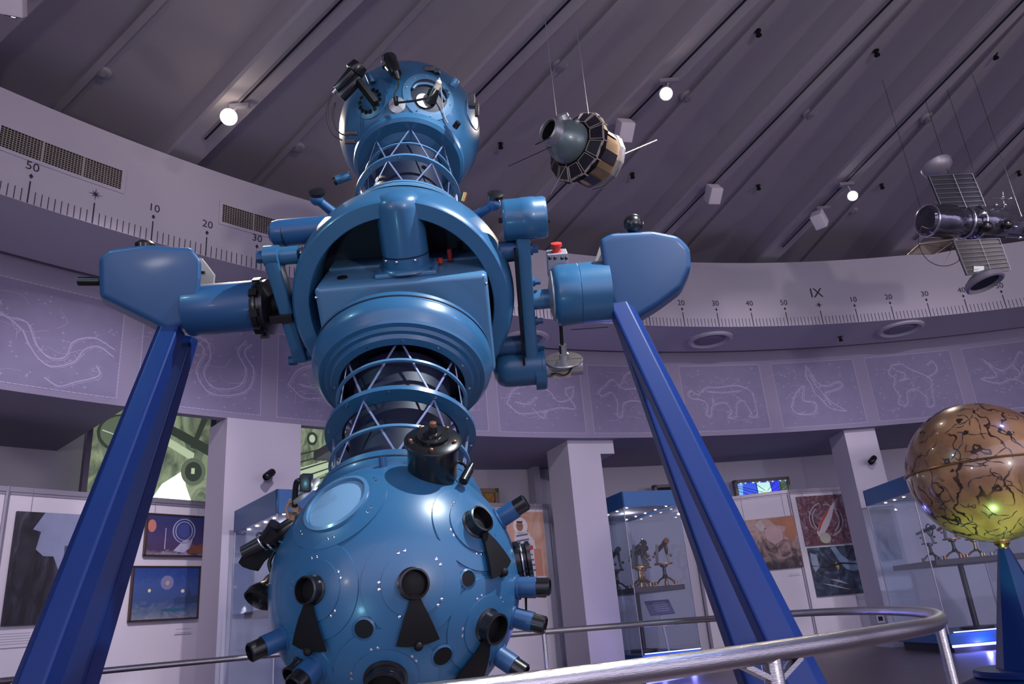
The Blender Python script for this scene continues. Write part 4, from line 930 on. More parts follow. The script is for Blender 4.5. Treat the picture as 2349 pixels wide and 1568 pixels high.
MB().obox(c+(AF*.62+UV*.62+RV*.22).normalized()*.74*u, RV*.11*u, UV*.07*u, AF*.05*u, .004).build('sensor_box', M_SILV, S)
def rod(a, b, r, nm='antenna', m=M_SILV, par=None): MB().tube([a, b], r, 6).build(nm, m, par)
rod(c-AF*1.3*u, fpt(1507, 321, D1+.35), .006, 'antenna', M_BEIGE, S); rod(c+pa*.6*u-UV*.2*u, fpt(1167, 381, D1-.35), .003, 'antenna', M_BLACK, S); rod(c+pa*.7*u, fpt(1229, 331, D1-.5), .005, 'antenna', M_BLACK, S)
rod(c+AF*.3*u-UV*.68*u, fpt(1262, 447, D1-.1), .003, 'antenna', M_SILV, S); rod(c-AF*1.2*u-UV*.7*u, fpt(1386, 424, D1+.2), .003, 'antenna', M_BLACK, S); rod(c-AF*1.2*u-UV*.7*u+RV*.02, fpt(1393, 400, D1+.2), .005, 'antenna', M_SILV, S)
mb = MB(); rg = random.Random(3)
for k in range(9): mb.sph(c-AF*(1.33+.1*rg.random())*u+RV*rg.uniform(-.1, .1)*u+UV*rg.uniform(-.7, .6)*u, rg.uniform(.02, .05)*u, 8, 5)
mb.build('rear_fitting', M_BEIGE, S)
for (x, y) in [(1349, 256), (1276, 262)]:
    p = fpt(x, y, D1); q = Vector((p.x, p.y, vault_z(p.x, p.y))); MB().tube([p-Vector((0, 0, .12)), q], .0028, 6).build('wire', M_ALU, S)

D2 = 7.7; c = fpt(2235, 512, D2)
T = empty('satellite_model', c, 'hanging long satellite with two gridded wing panels, at the right edge', 'satellite model')
M_CHB = mat('dark_mirror_metal', (.20, .20, .25), .14, .9, noise=.6, nscale=10, bump=.5)
ax2 = (fpt(2420, 520, D2+.25)-fpt(2128, 505, D2-.1)).normalized(); b0 = fpt(2122, 505, D2-.12)
pxm = D2/FPX
MB().lathe(b0, ax2, [(0, 0), (30*pxm, .0), (38*pxm, .04), (38*pxm, .30), (33*pxm, .34), (33*pxm, .55), (40*pxm, .58), (40*pxm, .86), (30*pxm, .92), (30*pxm, 1.40), (0, 1.42)], 40).build('body', M_CHB, T)
for s_, r_, w__ in ((.03, 36, .012), (.45, 35, .014), (.57, 40, .01)): MB().torus(b0+ax2*s_, ax2, r_*pxm, w__).build('hoop', M_CHR, T)
for (xx, yy, r_) in [(2180, 525, .05), (2262, 520, .06), (2255, 490, .04), (2310, 515, .05)]: MB().sph(fpt(xx, yy, D2-.14), r_, 16, 10).build('tank', M_BLACK if r_ > .045 else M_CHR, T)
mb = MB()
for (xx, yy) in [(2285, 470), (2300, 452), (2318, 455), (2305, 470), (2330, 520), (2340, 545)]: mb.sph(fpt(xx, yy, D2-.05), .018, 8, 6)
mb.tube([fpt(2275, 455, D2-.05), fpt(2320, 457, D2-.05)], .007, 6).tube([fpt(2300, 440, D2), fpt(2303, 475, D2)], .006, 6).build('fitting', M_CHR, T)
M_SG = mat('solar_wing_dark', (.02, .02, .035), .6, .1, noise=.4, nscale=40); M_SG2 = mat('solar_wing_grey', (.09, .08, .08), .6, .1, noise=.4, nscale=40)
def wing(A, Bp, Cp, Dp, m, rows_, name='wing_panel'):
    n_ = (Bp-A).cross(Dp-A).normalized(); w_ = MB().prism([A, Bp, Cp, Dp], n_*.012).build(name, m, T, smooth=0)
    mb = MB(); nn = n_ if n_.dot(CAM-A) > 0 else -n_; o = nn*.014
    for k in range(rows_+1): t_ = k/rows_; mb.bar(A.lerp(Dp, t_)+o, Bp.lerp(Cp, t_)+o, .006, .004)
    for t_ in (0, .55, 1): mb.bar(A.lerp(Bp, t_)+o, Dp.lerp(Cp, t_)+o, .008, .004)
    mb.build('wing_grid', M_SILV, w_, smooth=0); return nn
n1 = wing(fpt(2129, 404, D2-.10), fpt(2228, 399, D2-.02), fpt(2262, 482, D2-.03), fpt(2163, 486, D2-.10), M_SG, 8)
n2_ = wing(fpt(2186, 553, D2-.15), fpt(2290, 548, D2-.05), fpt(2316, 620, D2-.15), fpt(2217, 631, D2-.25), M_SG2, 8)
def dish(x, y, rx, ax, m, D=D2, nm='end_cap'):
    p = fpt(x, y, D); r_ = rx*pxm; MB().lathe(p, ax, [(0, .0), (r_*.6, .02), (r_*.95, .07), (r_, .12), (r_*.9, .13), (r_*.75, .10), (r_*.6, .085), (0, .08)], 36).build(nm, m, T); MB().lathe(p, ax, [(r_*.74, .102), (r_*.5, .094), (0, .09)], 30).build('cap_shade', M_NAVY, T)  # navy disc puts the shade of the dish's hollow into the colour
wdir = (fpt(2265, 625, D2-.25)-fpt(2175, 400, D2-.05)).normalized()
dish(2160, 398, 34, (-wdir+F3*.35).normalized(), M_ALU, D2+.05); dish(2246, 628, 41, (wdir-F3*.35).normalized(), M_ALU, D2-.2)
MB().obox(fpt(2245, 617, D2-.22), RV*.05, UV*.03, F3*.004).build('bracket_plate', M_SILV, T, smooth=0)
# fan antenna: cone of dark gauze with wire hoop
fc = fpt(2195, 548, D2-.05); P = [fpt(2081, 584, D2-.1), fpt(2112, 556, D2-.1), fpt(2195, 540, D2), fpt(2193, 572, D2), fpt(2140, 583, D2-.1)]
MB().prism(P, F3*.01).build('fan_antenna', mat('fan_gauze', (.10, .08, .07), .5, .3), T, smooth=0)
hoop = [fpt(2165+58*cos(a), 548+62*sin(a), D2-.1+.1*cos(a)) for a in [.25+(4.4)*k/26 for k in range(27)]]
MB().tube(hoop, .0035, 6).build('wire_hoop', M_BLACK, T); mb = MB()
for k in range(0, 27, 4): mb.tube([fc, hoop[k]], .003, 5)
mb.build('spoke', M_BEIGE, T)
for (x0, y0, x1, y1) in [(2078, 182, 2112, 478), (2134, 270, 2176, 398), (2185, 205, 2260, 470), (2270, 240, 2345, 500)]:
    p = fpt(x1, y1, D2); q = Vector((p.x, p.y, vault_z(p.x, p.y))); MB().tube([p, q], .0022, 5).build('wire', M_BLACK, T)

# ================================================================== THE PROJECTOR
P_B1 = Vector((-.523, 3.087, .956)); P_B2 = Vector((-.574, 4.433, 3.970)); BR = .475
AXU = (P_B2-P_B1).normalized(); LEN = (P_B2-P_B1).length
def A(s): return P_B1+AXU*s
XH = Vector((1, .006, .014)).normalized(); NH = Vector((0, -.913, .408))
PC = A(1.65); MM = Vector((0, -.664, .748)); GG = Vector((0, -.748, -.664)); XX = Vector((1, 0, 0))
PR = empty('planetarium_projector', (PC.x, PC.y, 0), 'huge light-blue twin-ball star projector standing on slanted royal blue legs', 'planetarium projector')
# ---- star balls
def ball_hit(x, y, C_, R=BR):
    d = ray(x, y).normalized(); o = CAM-C_; b = o.dot(d); q = b*b-(o.dot(o)-R*R)
    t_ = -b-sqrt(max(q, 0)); p = CAM+d*t_; return C_+(p-C_).normalized()*R
lower = MB().sph(P_B1, BR, 96, 64, ax=AXU).build('lower_star_ball', M_BLUE, PR, smooth=60)
upper = MB().sph(P_B2, BR, 96, 64, ax=AXU).build('upper_star_ball', M_BLUE, PR, smooth=60)
def seam(par, C_, p, r, h=.004, w=.006, m=None, nm='seam_ring'):
    nn = (p-C_).normalized(); d0 = sqrt(BR*BR-r*r); MB().torus(C_+nn*(d0+.0), nn, r, h, 72, 8).build(nm, m or M_POD, par, smooth=60)
def patch(C_, p, r0, r1, h, m, nm, par, seg=64, R=None):
    """a raised spherical cap ring hugging the ball"""
    R = R or BR; nn = (p-C_).normalized(); a0, a1 = math.asin(min(.999, r0/R)), math.asin(min(.999, r1/R))
    pr = [(R*sin(a0), R*cos(a0)-.01)] if r0 > 0 else []
    k = 8
    for i in range(k+1): a = a0+(a1-a0)*i/k; pr.append(((R+h)*sin(a), (R+h)*cos(a)))
    pr.append(((R)*sin(a1+.003), (R)*cos(a1+.003)-.004))
    return MB().lathe(C_, nn, pr, seg, cap=False).build(nm, m, par, smooth=35)
def screws(C_, p, r, n_, par, ph=0., R=None):
    nn = (p-C_).normalized(); _, a_, b_ = basis(nn, UV)
    for k in range(n_):
        for e in (-.022, .022):
            q = C_+(nn*sqrt(BR*BR-r*r)+(a_*cos(ph+2*pi*k/n_+e/r*.5)+b_*sin(ph+2*pi*k/n_+e/r*.5))*r).normalized()*(BR+.003)
            MB().lathe(q, (q-C_), [(.0052, -.002), (.0052, .003), (.003, .004), (0, .004)], 10).build('screw', M_CHR, par)
def porthole(x, y, rp_, r_ring, flap, par=lower, C_=P_B1, flen=.20, fang=.36, flap_on=True, screw=True, h=.05, tilt=None):
    p = ball_hit(x, y, C_); nn = (p-C_).normalized()
    pt = patch(C_, p, 0, r_ring, .005, M_BLUE, 'lens_plate', par)
    patch(C_, p, 0, r_ring*.62, .010, M_BLUE, 'inner_plate', pt)
    if screw: screws(C_, p, r_ring*.66, 5, pt, .3)
    hd = (nn+(tilt or Vector((0, 0, 0)))).normalized()
    e = MB().lathe(p-hd*.01, hd, [(rp_*1.12, 0), (rp_*1.12, .02), (rp_*.98, .024), (rp_*.96, h), (rp_*1.03, h+.004), (rp_*1.03, h+.014), (rp_*.9, h+.016), (rp_*.86, h*.3), (rp_*.7, .012), (0, .012)], 44, cap=False).build('eyepiece', M_BLACK, par)
    MB().lathe(p+hd*.004, hd, [(rp_*.86, h*.35), (rp_*.5, h*.42), (0, h*.45)], 32).build('lens', M_MATT, e)
    if flap_on:
        fd_ = fpt(x+flap[0], y+flap[1], 3.0)-fpt(x, y, 3.0); fd_ = (fd_-nn*fd_.dot(nn)).normalized(); sd_ = nn.cross(fd_)
        pts = []
        for k in range(9): a = -fang+2*fang*k/8; pts.append((flen, a))
        inner = [(rp_*.8, fang*.9), (rp_*.8, -fang*.9)]
        poly = [(r_*cos(a), r_*sin(a)) for r_, a in pts]+[(r_*cos(a), r_*sin(a)) for r_, a in inner]
        # subdivided sheet following the ball
        rows = []
        for i in range(9):
            f_ = rp_*.7+(flen-rp_*.7)*i/8; row = []
            for j in range(9):
                a = (-fang+2*fang*j/8)*(1 if i > 2 else .95); q = p+fd_*f_*cos(a*.9)+sd_*f_*sin(a)*1.05; row.append(C_+(q-C_).normalized()*(BR+.026))
            rows.append(row)
        mb = MB(); mb.grid(rows); low = [[C_+(q-C_).normalized()*(BR+.020) for q in r_] for r_ in rows]; mb.grid([r_[::-1] for r_ in low])
        edge = [r_[0] for r_ in rows]+rows[-1][1:]+[r_[-1] for r_ in rows[::-1]][1:]+rows[0][::-1][1:-1]
        el = [C_+(q-C_).normalized()*(BR+.020) for q in edge]; n_ = len(edge); mb.add(edge+el, [(i, (i+1) % n_, n_+(i+1) % n_, n_+i) for i in range(n_)])
        fl = mb.build('shutter_flap', M_MATT, par, smooth=30)
        q = rows[-1][4]; MB().sph(q, .016, 10, 6).build('flap_weight', M_MATT, fl)
porthole(722, 1352, .044, .158, (2, 100), h=.045)
porthole(947, 1338, .048, .165, (6, 100), h=.045)
porthole(1085, 1205, .048, .160, (36, 90), tilt=XX*.0)
porthole(1115, 1432, .052, .160, (-40, 90), flen=.22)
porthole(885, 1553, .065, .17, (0, 100), flap_on=False)
porthole(700, 1535, .05, .13, (-30, 60), screw=False, flap_on=False)
# large sunken cover at the upper left of the lower ball
p = ball_hit(770, 1150, P_B1); pt = patch(P_B1, p, .12, .185, .006, M_BLUE, 'large_cover_ring', lower)
patch(P_B1, p, .112, .125, .016, M_BLUE2, 'cover_lip', pt); patch(P_B1, p, 0, .112, .002, mat('cover_disc_blue', (.14, .27, .42), .5), 'cover_disc', pt); screws(P_B1, p, .155, 6, pt, .6)
# small dark view holes
for (x, y, r_) in [(836, 1441, .030), (1072, 1327, .026), (1145, 1307, .026), (1014, 1502, .032), (1010, 1075, .0)]:
    if not r_: continue
    p = ball_hit(x, y, P_B1); nn = (p-P_B1).normalized(); h_ = MB().lathe(p-nn*.004, nn, [(r_*1.3, 0), (r_*1.3, .008), (r_*1.05, .012), (r_, .006), (0, .006)], 36).build('small_port', M_BLUE, lower)
    MB().lathe(p+nn*.0, nn, [(r_*.98, 0), (r_*.98, .006), (0, .007)], 32).build('dark_lens', M_MATT, h_)
def barrel(x, y, L_=.12, r_=.036, C_=P_B1, par=lower, off=0., nn=None):
    p = ball_hit(x, y, C_); n_ = nn or (p-C_).normalized(); p = p-n_*(.02+off)
    b_ = MB().lathe(p, n_, [(r_*1.25, .0), (r_*1.25, .024), (r_, .028), (r_, .02+L_*.62), (r_*.97, .02+L_*.62), (0, .02+L_*.62)], 32).build('lens_barrel', M_POD, par)
    MB().lathe(p, n_, [(r_*.9, .02+L_*.6), (r_*.9, .02+L_), (r_*.75, .02+L_+.004), (r_*.7, L_*.8), (0, L_*.8)], 28).build('barrel_tip', M_BLACK, b_)
for (x, y) in [(1146, 1190), (1187, 1345), (1178, 1415), (1140, 1500), (650, 1462)]: barrel(x, y)
barrel(722, 1528, .10, .042)
barrel(1197, 1352, .10, .03)
# black ring, lens and flap on the right limb
p = ball_hit(1192, 1285, P_B1); nn = ((p-P_B1).normalized()+XX*.5).normalized()
e = MB().lathe(p-nn*.02, nn, [(.075, 0), (.075, .03), (.062, .04), (.062, .055), (.07, .06), (.068, .075), (.05, .075), (.045, .03), (0, .03)], 40).build('side_eyepiece', M_BLACK, lower)
MB().torus(p+nn*.02, nn, .069, .004).build('chrome_ring', M_CHR, e)
q = p-UV*.11+nn*.03; MB().prism([q+UV*.06-F3*.03, q+UV*.06+F3*.03, q-UV*.07+F3*.06, q-UV*.07-F3*.06], nn*.008).build('side_flap', M_MATT, lower, smooth=0)
# collar between ball and neck
MB().lathe(A(.34), AXU, [(.345, -.02), (.352, 0), (.352, .02), (.331, .035), (.331, .07), (.26, .07), (.26, .0)], 72, cap=False).build('ball_collar', M_BLUE, lower, smooth=35)
MB().ring(A(.375), AXU, .334, .340, .006, 72).build('collar_seam', M_NAVY, lower)
p = ball_hit(880, 1068, P_B1); MB().cyl(p-AXU*.01, p+(p-P_B1).normalized()*.035, .016, seg=14).build('knob', M_POD, lower)
# ---- lattice necks
def lattice(s0, s1, r0, r1, n_, par, ph=0.):
    for k in range(n_):
        for (a, b) in (((k)/n_, (k+.5)/n_), ((k+1)/n_, (k+.5)/n_)):
            a0, a1 = 2*pi*(a+ph), 2*pi*(b+ph)
            p = A(s0)+(XH*sin(a0)+NH*cos(a0))*r0; q = A(s1)+(XH*sin(a1)+NH*cos(a1))*r1
            MB().bar(p, q, .009, .005, up=(p-A(s0))).build('strut', M_STRUT, par, smooth=0)
neck = MB().lathe(A(.36), AXU, [(.225, 0), (.225, .68), (.19, .70)], 64, cap=False).build('lower_neck', M_NAVY, PR)
lattice(.41, .715, .300, .300, 6, neck, .02); lattice(.735, 1.06, .295, .285, 6, neck, .10)
MB().ring(A(.725), AXU, .262, .337, .022, 96).build('wide_ring', M_BLUE, neck, smooth=30)
MB().ring(A(.55), AXU, .292, .306, .012, 96).build('thin_ring', M_BLUE2, neck); MB().ring(A(.915), AXU, .292, .306, .012, 96).build('thin_ring', M_BLUE2, neck)
MB().ring(A(.725), AXU, .25, .336, .005, 96).build('ring_web', M_NAVY, neck)
neck2 = MB().lathe(A(2.15), AXU, [(.21, 0), (.21, .75)], 64, cap=False).build('upper_neck', M_NAVY, PR)
lattice(2.20, 2.54, .31, .30, 7, neck2, .03); lattice(2.54, 2.92, .30, .27, 7, neck2, .10)
MB().ring(A(2.54), AXU, .285, .322, .016, 96).build('wide_ring', M_BLUE2, neck2); MB().ring(A(2.735), AXU, .268, .280, .01, 96).build('thin_ring', M_BLUE2, neck2)
for k in range(10):
    a = 2*pi*k/10; q = A(2.53)+(XH*sin(a)+NH*cos(a))*.306; MB().lathe(q, -AXU, [(.006, 0), (.006, .004), (0, .006)], 8).build('rivet', M_CHR, neck2)
    q = A(.712)+(XH*sin(a)+NH*cos(a))*.322; MB().lathe(q, -AXU, [(.007, 0), (.007, .004), (0, .006)], 8).build('rivet', M_CHR, neck)
MB().lathe(A(2.93), AXU, [(.26, .02), (.26, -.03), (.33, -.035), (.352, -.02), (.356, .0), (.356, .03), (.30, .06)], 80, cap=False).build('upper_collar', M_BLUE, upper, smooth=35)
MB().lathe(A(2.93), AXU, [(.255, -.02), (.255, .0), (.0, .0)], 60).build('ball_throat', M_NAVY, upper)
# ---- central body
RC = .583; g0 = .16; pr = []
for k in range(25): a = -pi/2+(pi/2+math.asin(g0/RC))*k/24; pr.append((RC*cos(a), RC*sin(a)))
pr += [(sqrt(RC*RC-g0*g0)-.012, g0+.012), (.475, g0+.012), (.47, g0+.004), (.47, -.20), (0, -.20)]
body = MB().lathe(PC, GG, pr, 128, cap=False).build('central_body', M_BLUE, PR, smooth=35)
MB().lathe(PC, GG, [(.468, -.15), (.468, -.19), (0, -.19)], 96, cap=False).build('recess_back', M_NAVY, body)
MB().lathe(A(2.15), AXU, [(.44, -.10), (.425, -.06), (.40, -.03), (.375, -.028), (.372, .03), (.366, .05), (.366, .062), (.33, .066), (.30, .062), (.22, .05)], 96, cap=False).build('top_collar', M_BLUE2, body, smooth=35)
MB().ring(A(2.187), AXU, .366, .371, .006, 96).build('collar_seam', M_NAVY, body)
# box housing
def L3(x, m_, g_): return PC+XX*x+MM*m_+GG*g_
box = MB().obox(L3(.02, -.10, .03), XX*.432, MM*.27, GG*.23, .03).build('gear_housing', M_BLUE2, body, smooth=35)
MB().obox(L3(.02, .155, -.13), XX*.41, MM*.03, GG*.10, .01).build('housing_step', M_BLUE2, box, smooth=35)
MB().obox(L3(.045, .182, .10), XX*.155, MM*.012, GG*.105, .008).build('motor_plate', M_BLUE2, box, smooth=35)
for sx in (-1, 1):
    for sg in (-1, 1): MB().lathe(L3(.045+sx*.135, .194, .10+sg*.085), MM, [(.012, 0), (.012, .012), (0, .014)], 6).build('bolt', M_POD, box)
mc = MB().lathe(L3(.045, .19, .10), MM, [(.135, 0), (.128, .015), (.118, .02), (.118, .32), (.110, .355), (.084, .382), (.045, .392), (0, .394)], 64).build('motor_cover', M_BLUE, box, smooth=50)
MB().ring(L3(.045, .27, .10), MM, .1195, .1215, .006, 64).build('cover_seam', M_NAVY, mc)
for a in (-.9, -.3, .5): q = L3(.045+.118*sin(a), .255, .10+.118*cos(a)); MB().sph(q, .010, 10, 6).build('rivet', M_CHR, mc)
MB().cyl(L3(-.29, .165, .12), L3(-.29, .178, .12), .026, seg=24).build('filler_cap', M_MATT, box); MB().cyl(L3(.26, .18, -.02), L3(.26, .24, -.02), .014, seg=14).build('red_button', M_RED, box); MB().cyl(L3(.21, .18, .02), L3(.21, .205, .02), .014, seg=14).build('red_button', M_RED, box)
for (xx_, mm_) in [(-.405, .12), (.445, .12), (-.425, -.2), (.425, -.2)]: MB().sph(L3(xx_, mm_, .255), .008, 8, 6).build('rivet', M_CHR, box)
# bell at the root of the lower neck
bell = MB().lathe(A(1.02), AXU, [(.295, .0), (.300, -.012), (.335, -.006), (.345, .012), (.365, .012), (.372, .03), (.395, .032), (.402, .05), (.425, .075), (.436, .11), (.436, .15), (.428, .165), (.428, .20), (.418, .215), (.36, .26), (.30, .32)], 128, cap=False).build('bell_housing', M_BLUE, PR, smooth=28)
MB().lathe(A(1.02), AXU, [(.292, 0), (.288, .06), (.0, .07)], 96, cap=False).build('bell_interior', M_NAVY, bell)
MB().torus(A(1.195), AXU, .4290, .004, 128, 6).build('bell_seam', M_NAVY, bell)
for k in range(12): a = 2*pi*(k+.3)/12; q = A(1.016)+(XH*sin(a)+NH*cos(a))*.318; MB().lathe(q, -AXU, [(.008, 0), (.008, .005), (0, .007)], 10).build('screw', M_CHR, bell)
# ---- side links; local helper in pixels near the centre plane
def S3(px, py, g_=0.): X = (px-930)/427; return L3(X, (682-.085*(px-930)-py)/427, g_)
def xcyl(mb, px0, px1, py, r, g_=0., **k):
    a, b = S3(px0, py, g_), S3(px1, py, g_); b = Vector((b.x, a.y, a.z)); return mb.cyl(a, b, r, **k)
lk = MB(); lk.obox((S3(1207, 460, .0)+S3(1207, 880, .0))/2, XX*.036, (S3(1207, 460)-S3(1207, 880))/2, GG*.06, .012); link = lk.build('right_link_bar', M_BLUE, PR, smooth=35)
MB().lathe(S3(1166, 504), XX, [(.0, 0), (.095, 0), (.104, .008), (.108, .02), (.108, .095), (.111, .10), (.111, .165), (.108, .17), (.108, .215), (.10, .228), (0, .23)], 56).build('top_drum', M_BLUE, link, smooth=35)
xcyl(xcyl(MB(), 1157, 1167, 504, .016, seg=6), 1261, 1270, 504, .014, seg=6).build('drum_bolt', M_BLACK, link)
for py in (563, 640, 735, 797):
    r_ = .030 if py in (563, 797) else .022
    xcyl(xcyl(MB(), 1220, 1228, py+6, r_*1.1, seg=20), 1228, 1240, py+6, r_*.8, seg=6).build('hex_bolt', M_POD, link, smooth=0)
xcyl(MB(), 1125, 1192, 578, .056, seg=32).build('upper_post', M_POD, link); xcyl(MB(), 1130, 1192, 805, .052, seg=32).build('lower_post', M_POD, link)
MB().obox((S3(1188, 560)+S3(1188, 835))/2, XX*.006, (S3(1188, 560)-S3(1188, 835))/2, GG*.10).build('black_plate', M_MATT, link, smooth=0)
MB().lathe(S3(1114, 866), XX, [(0, 0), (.05, .006), (.085, .03), (.10, .065), (.102, .10), (.102, .27), (.104, .272), (.104, .29), (0, .292)], 56).build('bottom_motor', M_BLUE, link, smooth=40)
MB().lathe(S3(1213, 868), XX, [(.10, 0), (.108, .002), (.108, .055), (.10, .062), (0, .062)], 56).build('bottom_cap', M_BLUE, link, smooth=35)
xcyl(MB(), 1240, 1326, 862, .052, seg=32).build('drive_motor', M_SILV, link)
MB().lathe(S3(1283, 843), MM, [(.0, .0), (.105, .0), (.108, .006), (.105, .012), (.03, .014), (.03, .045), (.02, .05), (.02, .10), (0, .10)], 48).build('drive_disc', M_SILV, link)
MB().obox(S3(1275, 868, .05), XX*.05, MM*.02, GG*.006).build('name_plate', M_BEIGE, link, smooth=0)
MB().tube([S3(1250, 866, .06), S3(1262, 860, .075), S3(1278, 866, .07), S3(1290, 860, .075), S3(1300, 850, .05)], .005, 6, smooth=4).build('loose_wire', M_RUB, link)
MB().cyl(S3(1281, 830), S3(1281, 750), .010, seg=12).cyl(S3(1281, 830), S3(1281, 802), .018, seg=12).build('vertical_rod', M_BLACK, link)
# right trunnion arm
arm = xcyl(MB(), 1215, 1275, 690, .053, seg=36).build('right_trunnion_arm', M_BLUE, PR)
MB().lathe(S3(1268, 680), XX, [(.0, -.012), (.14, .0), (.155, .012), (.166, .03), (.167, .135), (.164, .139), (.167, .143), (.167, .30), (.0, .30)], 72).build('arm_drum', M_BLUE, arm, smooth=35)
MB().lathe(S3(1266, 680), -XX, [(.135, -.01), (.135, .004), (.06, .02), (0, .02)], 48).build('drum_face', M_SILV, arm, smooth=35)  # silver stands in for light falling on the drum's left face
MB().obox(S3(1285, 618, -.12), XX*.055, MM*.07, GG*.05, .006).build('switch_box', M_ALU, arm, smooth=30); MB().lathe(S3(1285, 590, -.12), MM, [(.03, 0), (.03, .008), (.022, .01), (.022, .03), (.03, .034), (.03, .05), (0, .054)], 28).build('emergency_button', M_RED, arm)
for dx in (-18, -6, 10, 20): MB().sph(S3(1285+dx, 598, -.07), .010, 8, 6).build('screw', M_BLACK, arm)
MB().cyl(S3(1300, 742, .13), S3(1384, 736, .13), .003, seg=6).build('scale_line', M_NAVY, arm)
# right pod, rounded shell
def pod(poly, D_, depth, m, name, bev):
    P = [fpt(x, y, D_) for x, y in poly]; cc_ = sum(P, Vector())/len(P)-CAM; dd_ = Vector((cc_.x, cc_.y, cc_.z*.6)).normalized(); o = MB().prism(P, dd_*depth, bev, 5).build(name, m, PR, smooth=50); return o
podR = pod([(1374, 548), (1402, 533), (1500, 529), (1556, 540), (1582, 566), (1586, 612), (1564, 660), (1510, 700), (1448, 738), (1425, 722), (1404, 700), (1388, 650)], 4.02, .30, M_POD, 'right_pod', .055)
podL = pod([(226, 590), (250, 571), (330, 560), (440, 566), (463, 596), (462, 640), (452, 700), (432, 742), (385, 758), (330, 730), (228, 680)], 3.98, .30, M_POD, 'left_pod', .055)
MB().sph(fpt(1453, 514, 4.2), .055, 28, 18).build('black_dome', M_BLACK, podR)
MB().prism([fpt(1360, 612, 4.25), fpt(1376, 565, 4.25), fpt(1384, 612, 4.25)], F3*.02).build('side_plate', M_BEIGE, podR, smooth=0)
MB().lathe(fpt(332, 566, 4.2), UV, [(.05, -.02), (.05, .02), (.03, .035), (0, .035)], 28).build('top_cap', M_BLACK, podL)
MB().cyl(fpt(232, 645, 4.15), fpt(182, 645, 4.15), .026, seg=24).build('black_tube', M_BLACK, podL)
MB().prism([fpt(452, 590, 4.3), fpt(462, 592, 4.3), fpt(491, 630, 4.3), fpt(488, 662, 4.3), fpt(448, 662, 4.3)], F3*.02).build('side_plate', M_BEIGE, podL, smooth=0)
MB().obox(fpt(466, 625, 4.28), RV*.008, UV*.008, F3*.01).build('screw', M_BLACK, podL)
# left arm, gear, link
armL = xcyl(MB(), 438, 606, 713, .136, seg=64, bev=.006).build('left_trunnion_arm', M_POD, PR, smooth=35)
MB().lathe(S3(600, 706), XX, [(.05, -.02), (.148, -.015), (.153, 0), (.153, .012), (.14, .015), (.14, .03), (.15, .035), (.15, .05), (.12, .06), (.05, .08), (0, .08)], 40).build('gear_ring', M_BLACK, armL, smooth=25)
mb = MB()
for k in range(9): a = 2*pi*k/9; q = S3(603, 706)+MM*.15*cos(a)+GG*.15*sin(a); mb.obox(q, XX*.02, (MM*cos(a)+GG*sin(a))*.014, (MM*-sin(a)+GG*cos(a))*.02)
mb.build('gear_lug', M_BLACK, armL, smooth=0)
xcyl(MB(), 612, 690, 700, .06, seg=28).build('inner_shaft', M_MATT, armL)
tl, bl_ = S3(655, 578, .05), S3(676, 826, .05)
lkL = MB().obox((tl+bl_)/2, XX*.037, (tl-bl_)/2, GG*.05, .012).build('left_link_bar', M_BLUE, PR, smooth=35)
MB().cyl(tl-XX*.037, tl+XX*.037, .055, seg=36).build('link_eye', M_BLUE, lkL); MB().cyl(tl-XX*.075, tl-XX*.037, .034, seg=8).build('hex_bolt', M_POD, lkL, smooth=0)
xcyl(MB(), 642, 712, 583, .048, .03, seg=32).build('upper_post', M_BLUE, lkL); xcyl(MB(), 683, 720, 815, .042, .03, seg=32).build('lower_post', M_POD, lkL)
MB().cyl(bl_-XX*.07, bl_-XX*.03, .028, seg=8).build('hex_bolt', M_POD, lkL, smooth=0)
MB().obox(S3(655, 716, .05), XX*.06, MM*.022, GG*.07, .004).build('clamp_band', M_BLACK, lkL, smooth=0)
MB().lathe(S3(636, 546, -.12), XX, [(0, 0), (.04, .005), (.066, .025), (.072, .06), (.072, .34), (0, .34)], 40).build('left_motor', M_POD, lkL, smooth=40)
MB().torus(S3(672, 546, -.12), XX, .073, .004, 40, 6).build('motor_band', M_BLACK, lkL)
# pointing knobs on the shoulders
for (bx, by, kx, ky, cx_, cy_) in [(778, 498, 733, 462, 727, 441), (1088, 497, 1128, 472, 1137, 447)]:
    q0, q1 = fpt(bx, by, 4.30), fpt(kx, ky, 4.22); a = MB().cyl(q0, q1, .030, .024, seg=24).build('shoulder_rod', M_POD, body); MB().sph(q1+(q1-q0).normalized()*.02, .036, 24, 16).build('ball_joint', M_POD, a)
    q2 = fpt(cx_, cy_, 4.2); MB().cyl(q1, q2, .014, seg=12).lathe(q2, UV*.6-F3*.5-RV*.0, [(0, -.015), (.045, -.01), (.045, .008), (.03, .014), (0, .014)], 28).build('black_knob', M_BLACK, a)
# ---- legs: tapered chamfered struts to the floor
def leg(top, bot, w0, w1, name='leg'):
    top, bot = Vector(top), Vector(bot); ax = (bot-top).normalized(); fx = (Vector((0, -1, 0))-ax*ax.dot(Vector((0, -1, 0)))).normalized(); sx = ax.cross(fx).normalized()
    mb = MB(); rows = []
    for p, w in ((top, w0), (bot, w1)):
        c_ = .28; sec = [(-.5, -.45), (.5, -.45), (.5, .5-c_), (.5-c_, .5), (-.5+c_*.25, .5), (-.5, .5-c_*.25)]
        rows.append([p+sx*x*w*(-1 if top.x > PC.x else 1)+fx*y*w*.8 for x, y in sec])
    mb.grid(rows, closed_u=True); mb.f.append(tuple(range(6))); mb.f.append(tuple(range(11, 5, -1)))
    l_ = mb.build(name, M_LEG, PR, smooth=0)
    md = l_.modifiers.new('bevel', 'BEVEL'); md.width = .006; md.segments = 2; md.limit_method = 'ANGLE'
    MB().obox((bot.x, bot.y, .012), (w1*.8, 0, 0), (0, w1*.8, 0), (0, 0, .012), .004).build('foot_plate', M_LEG, l_, smooth=0)
    return l_
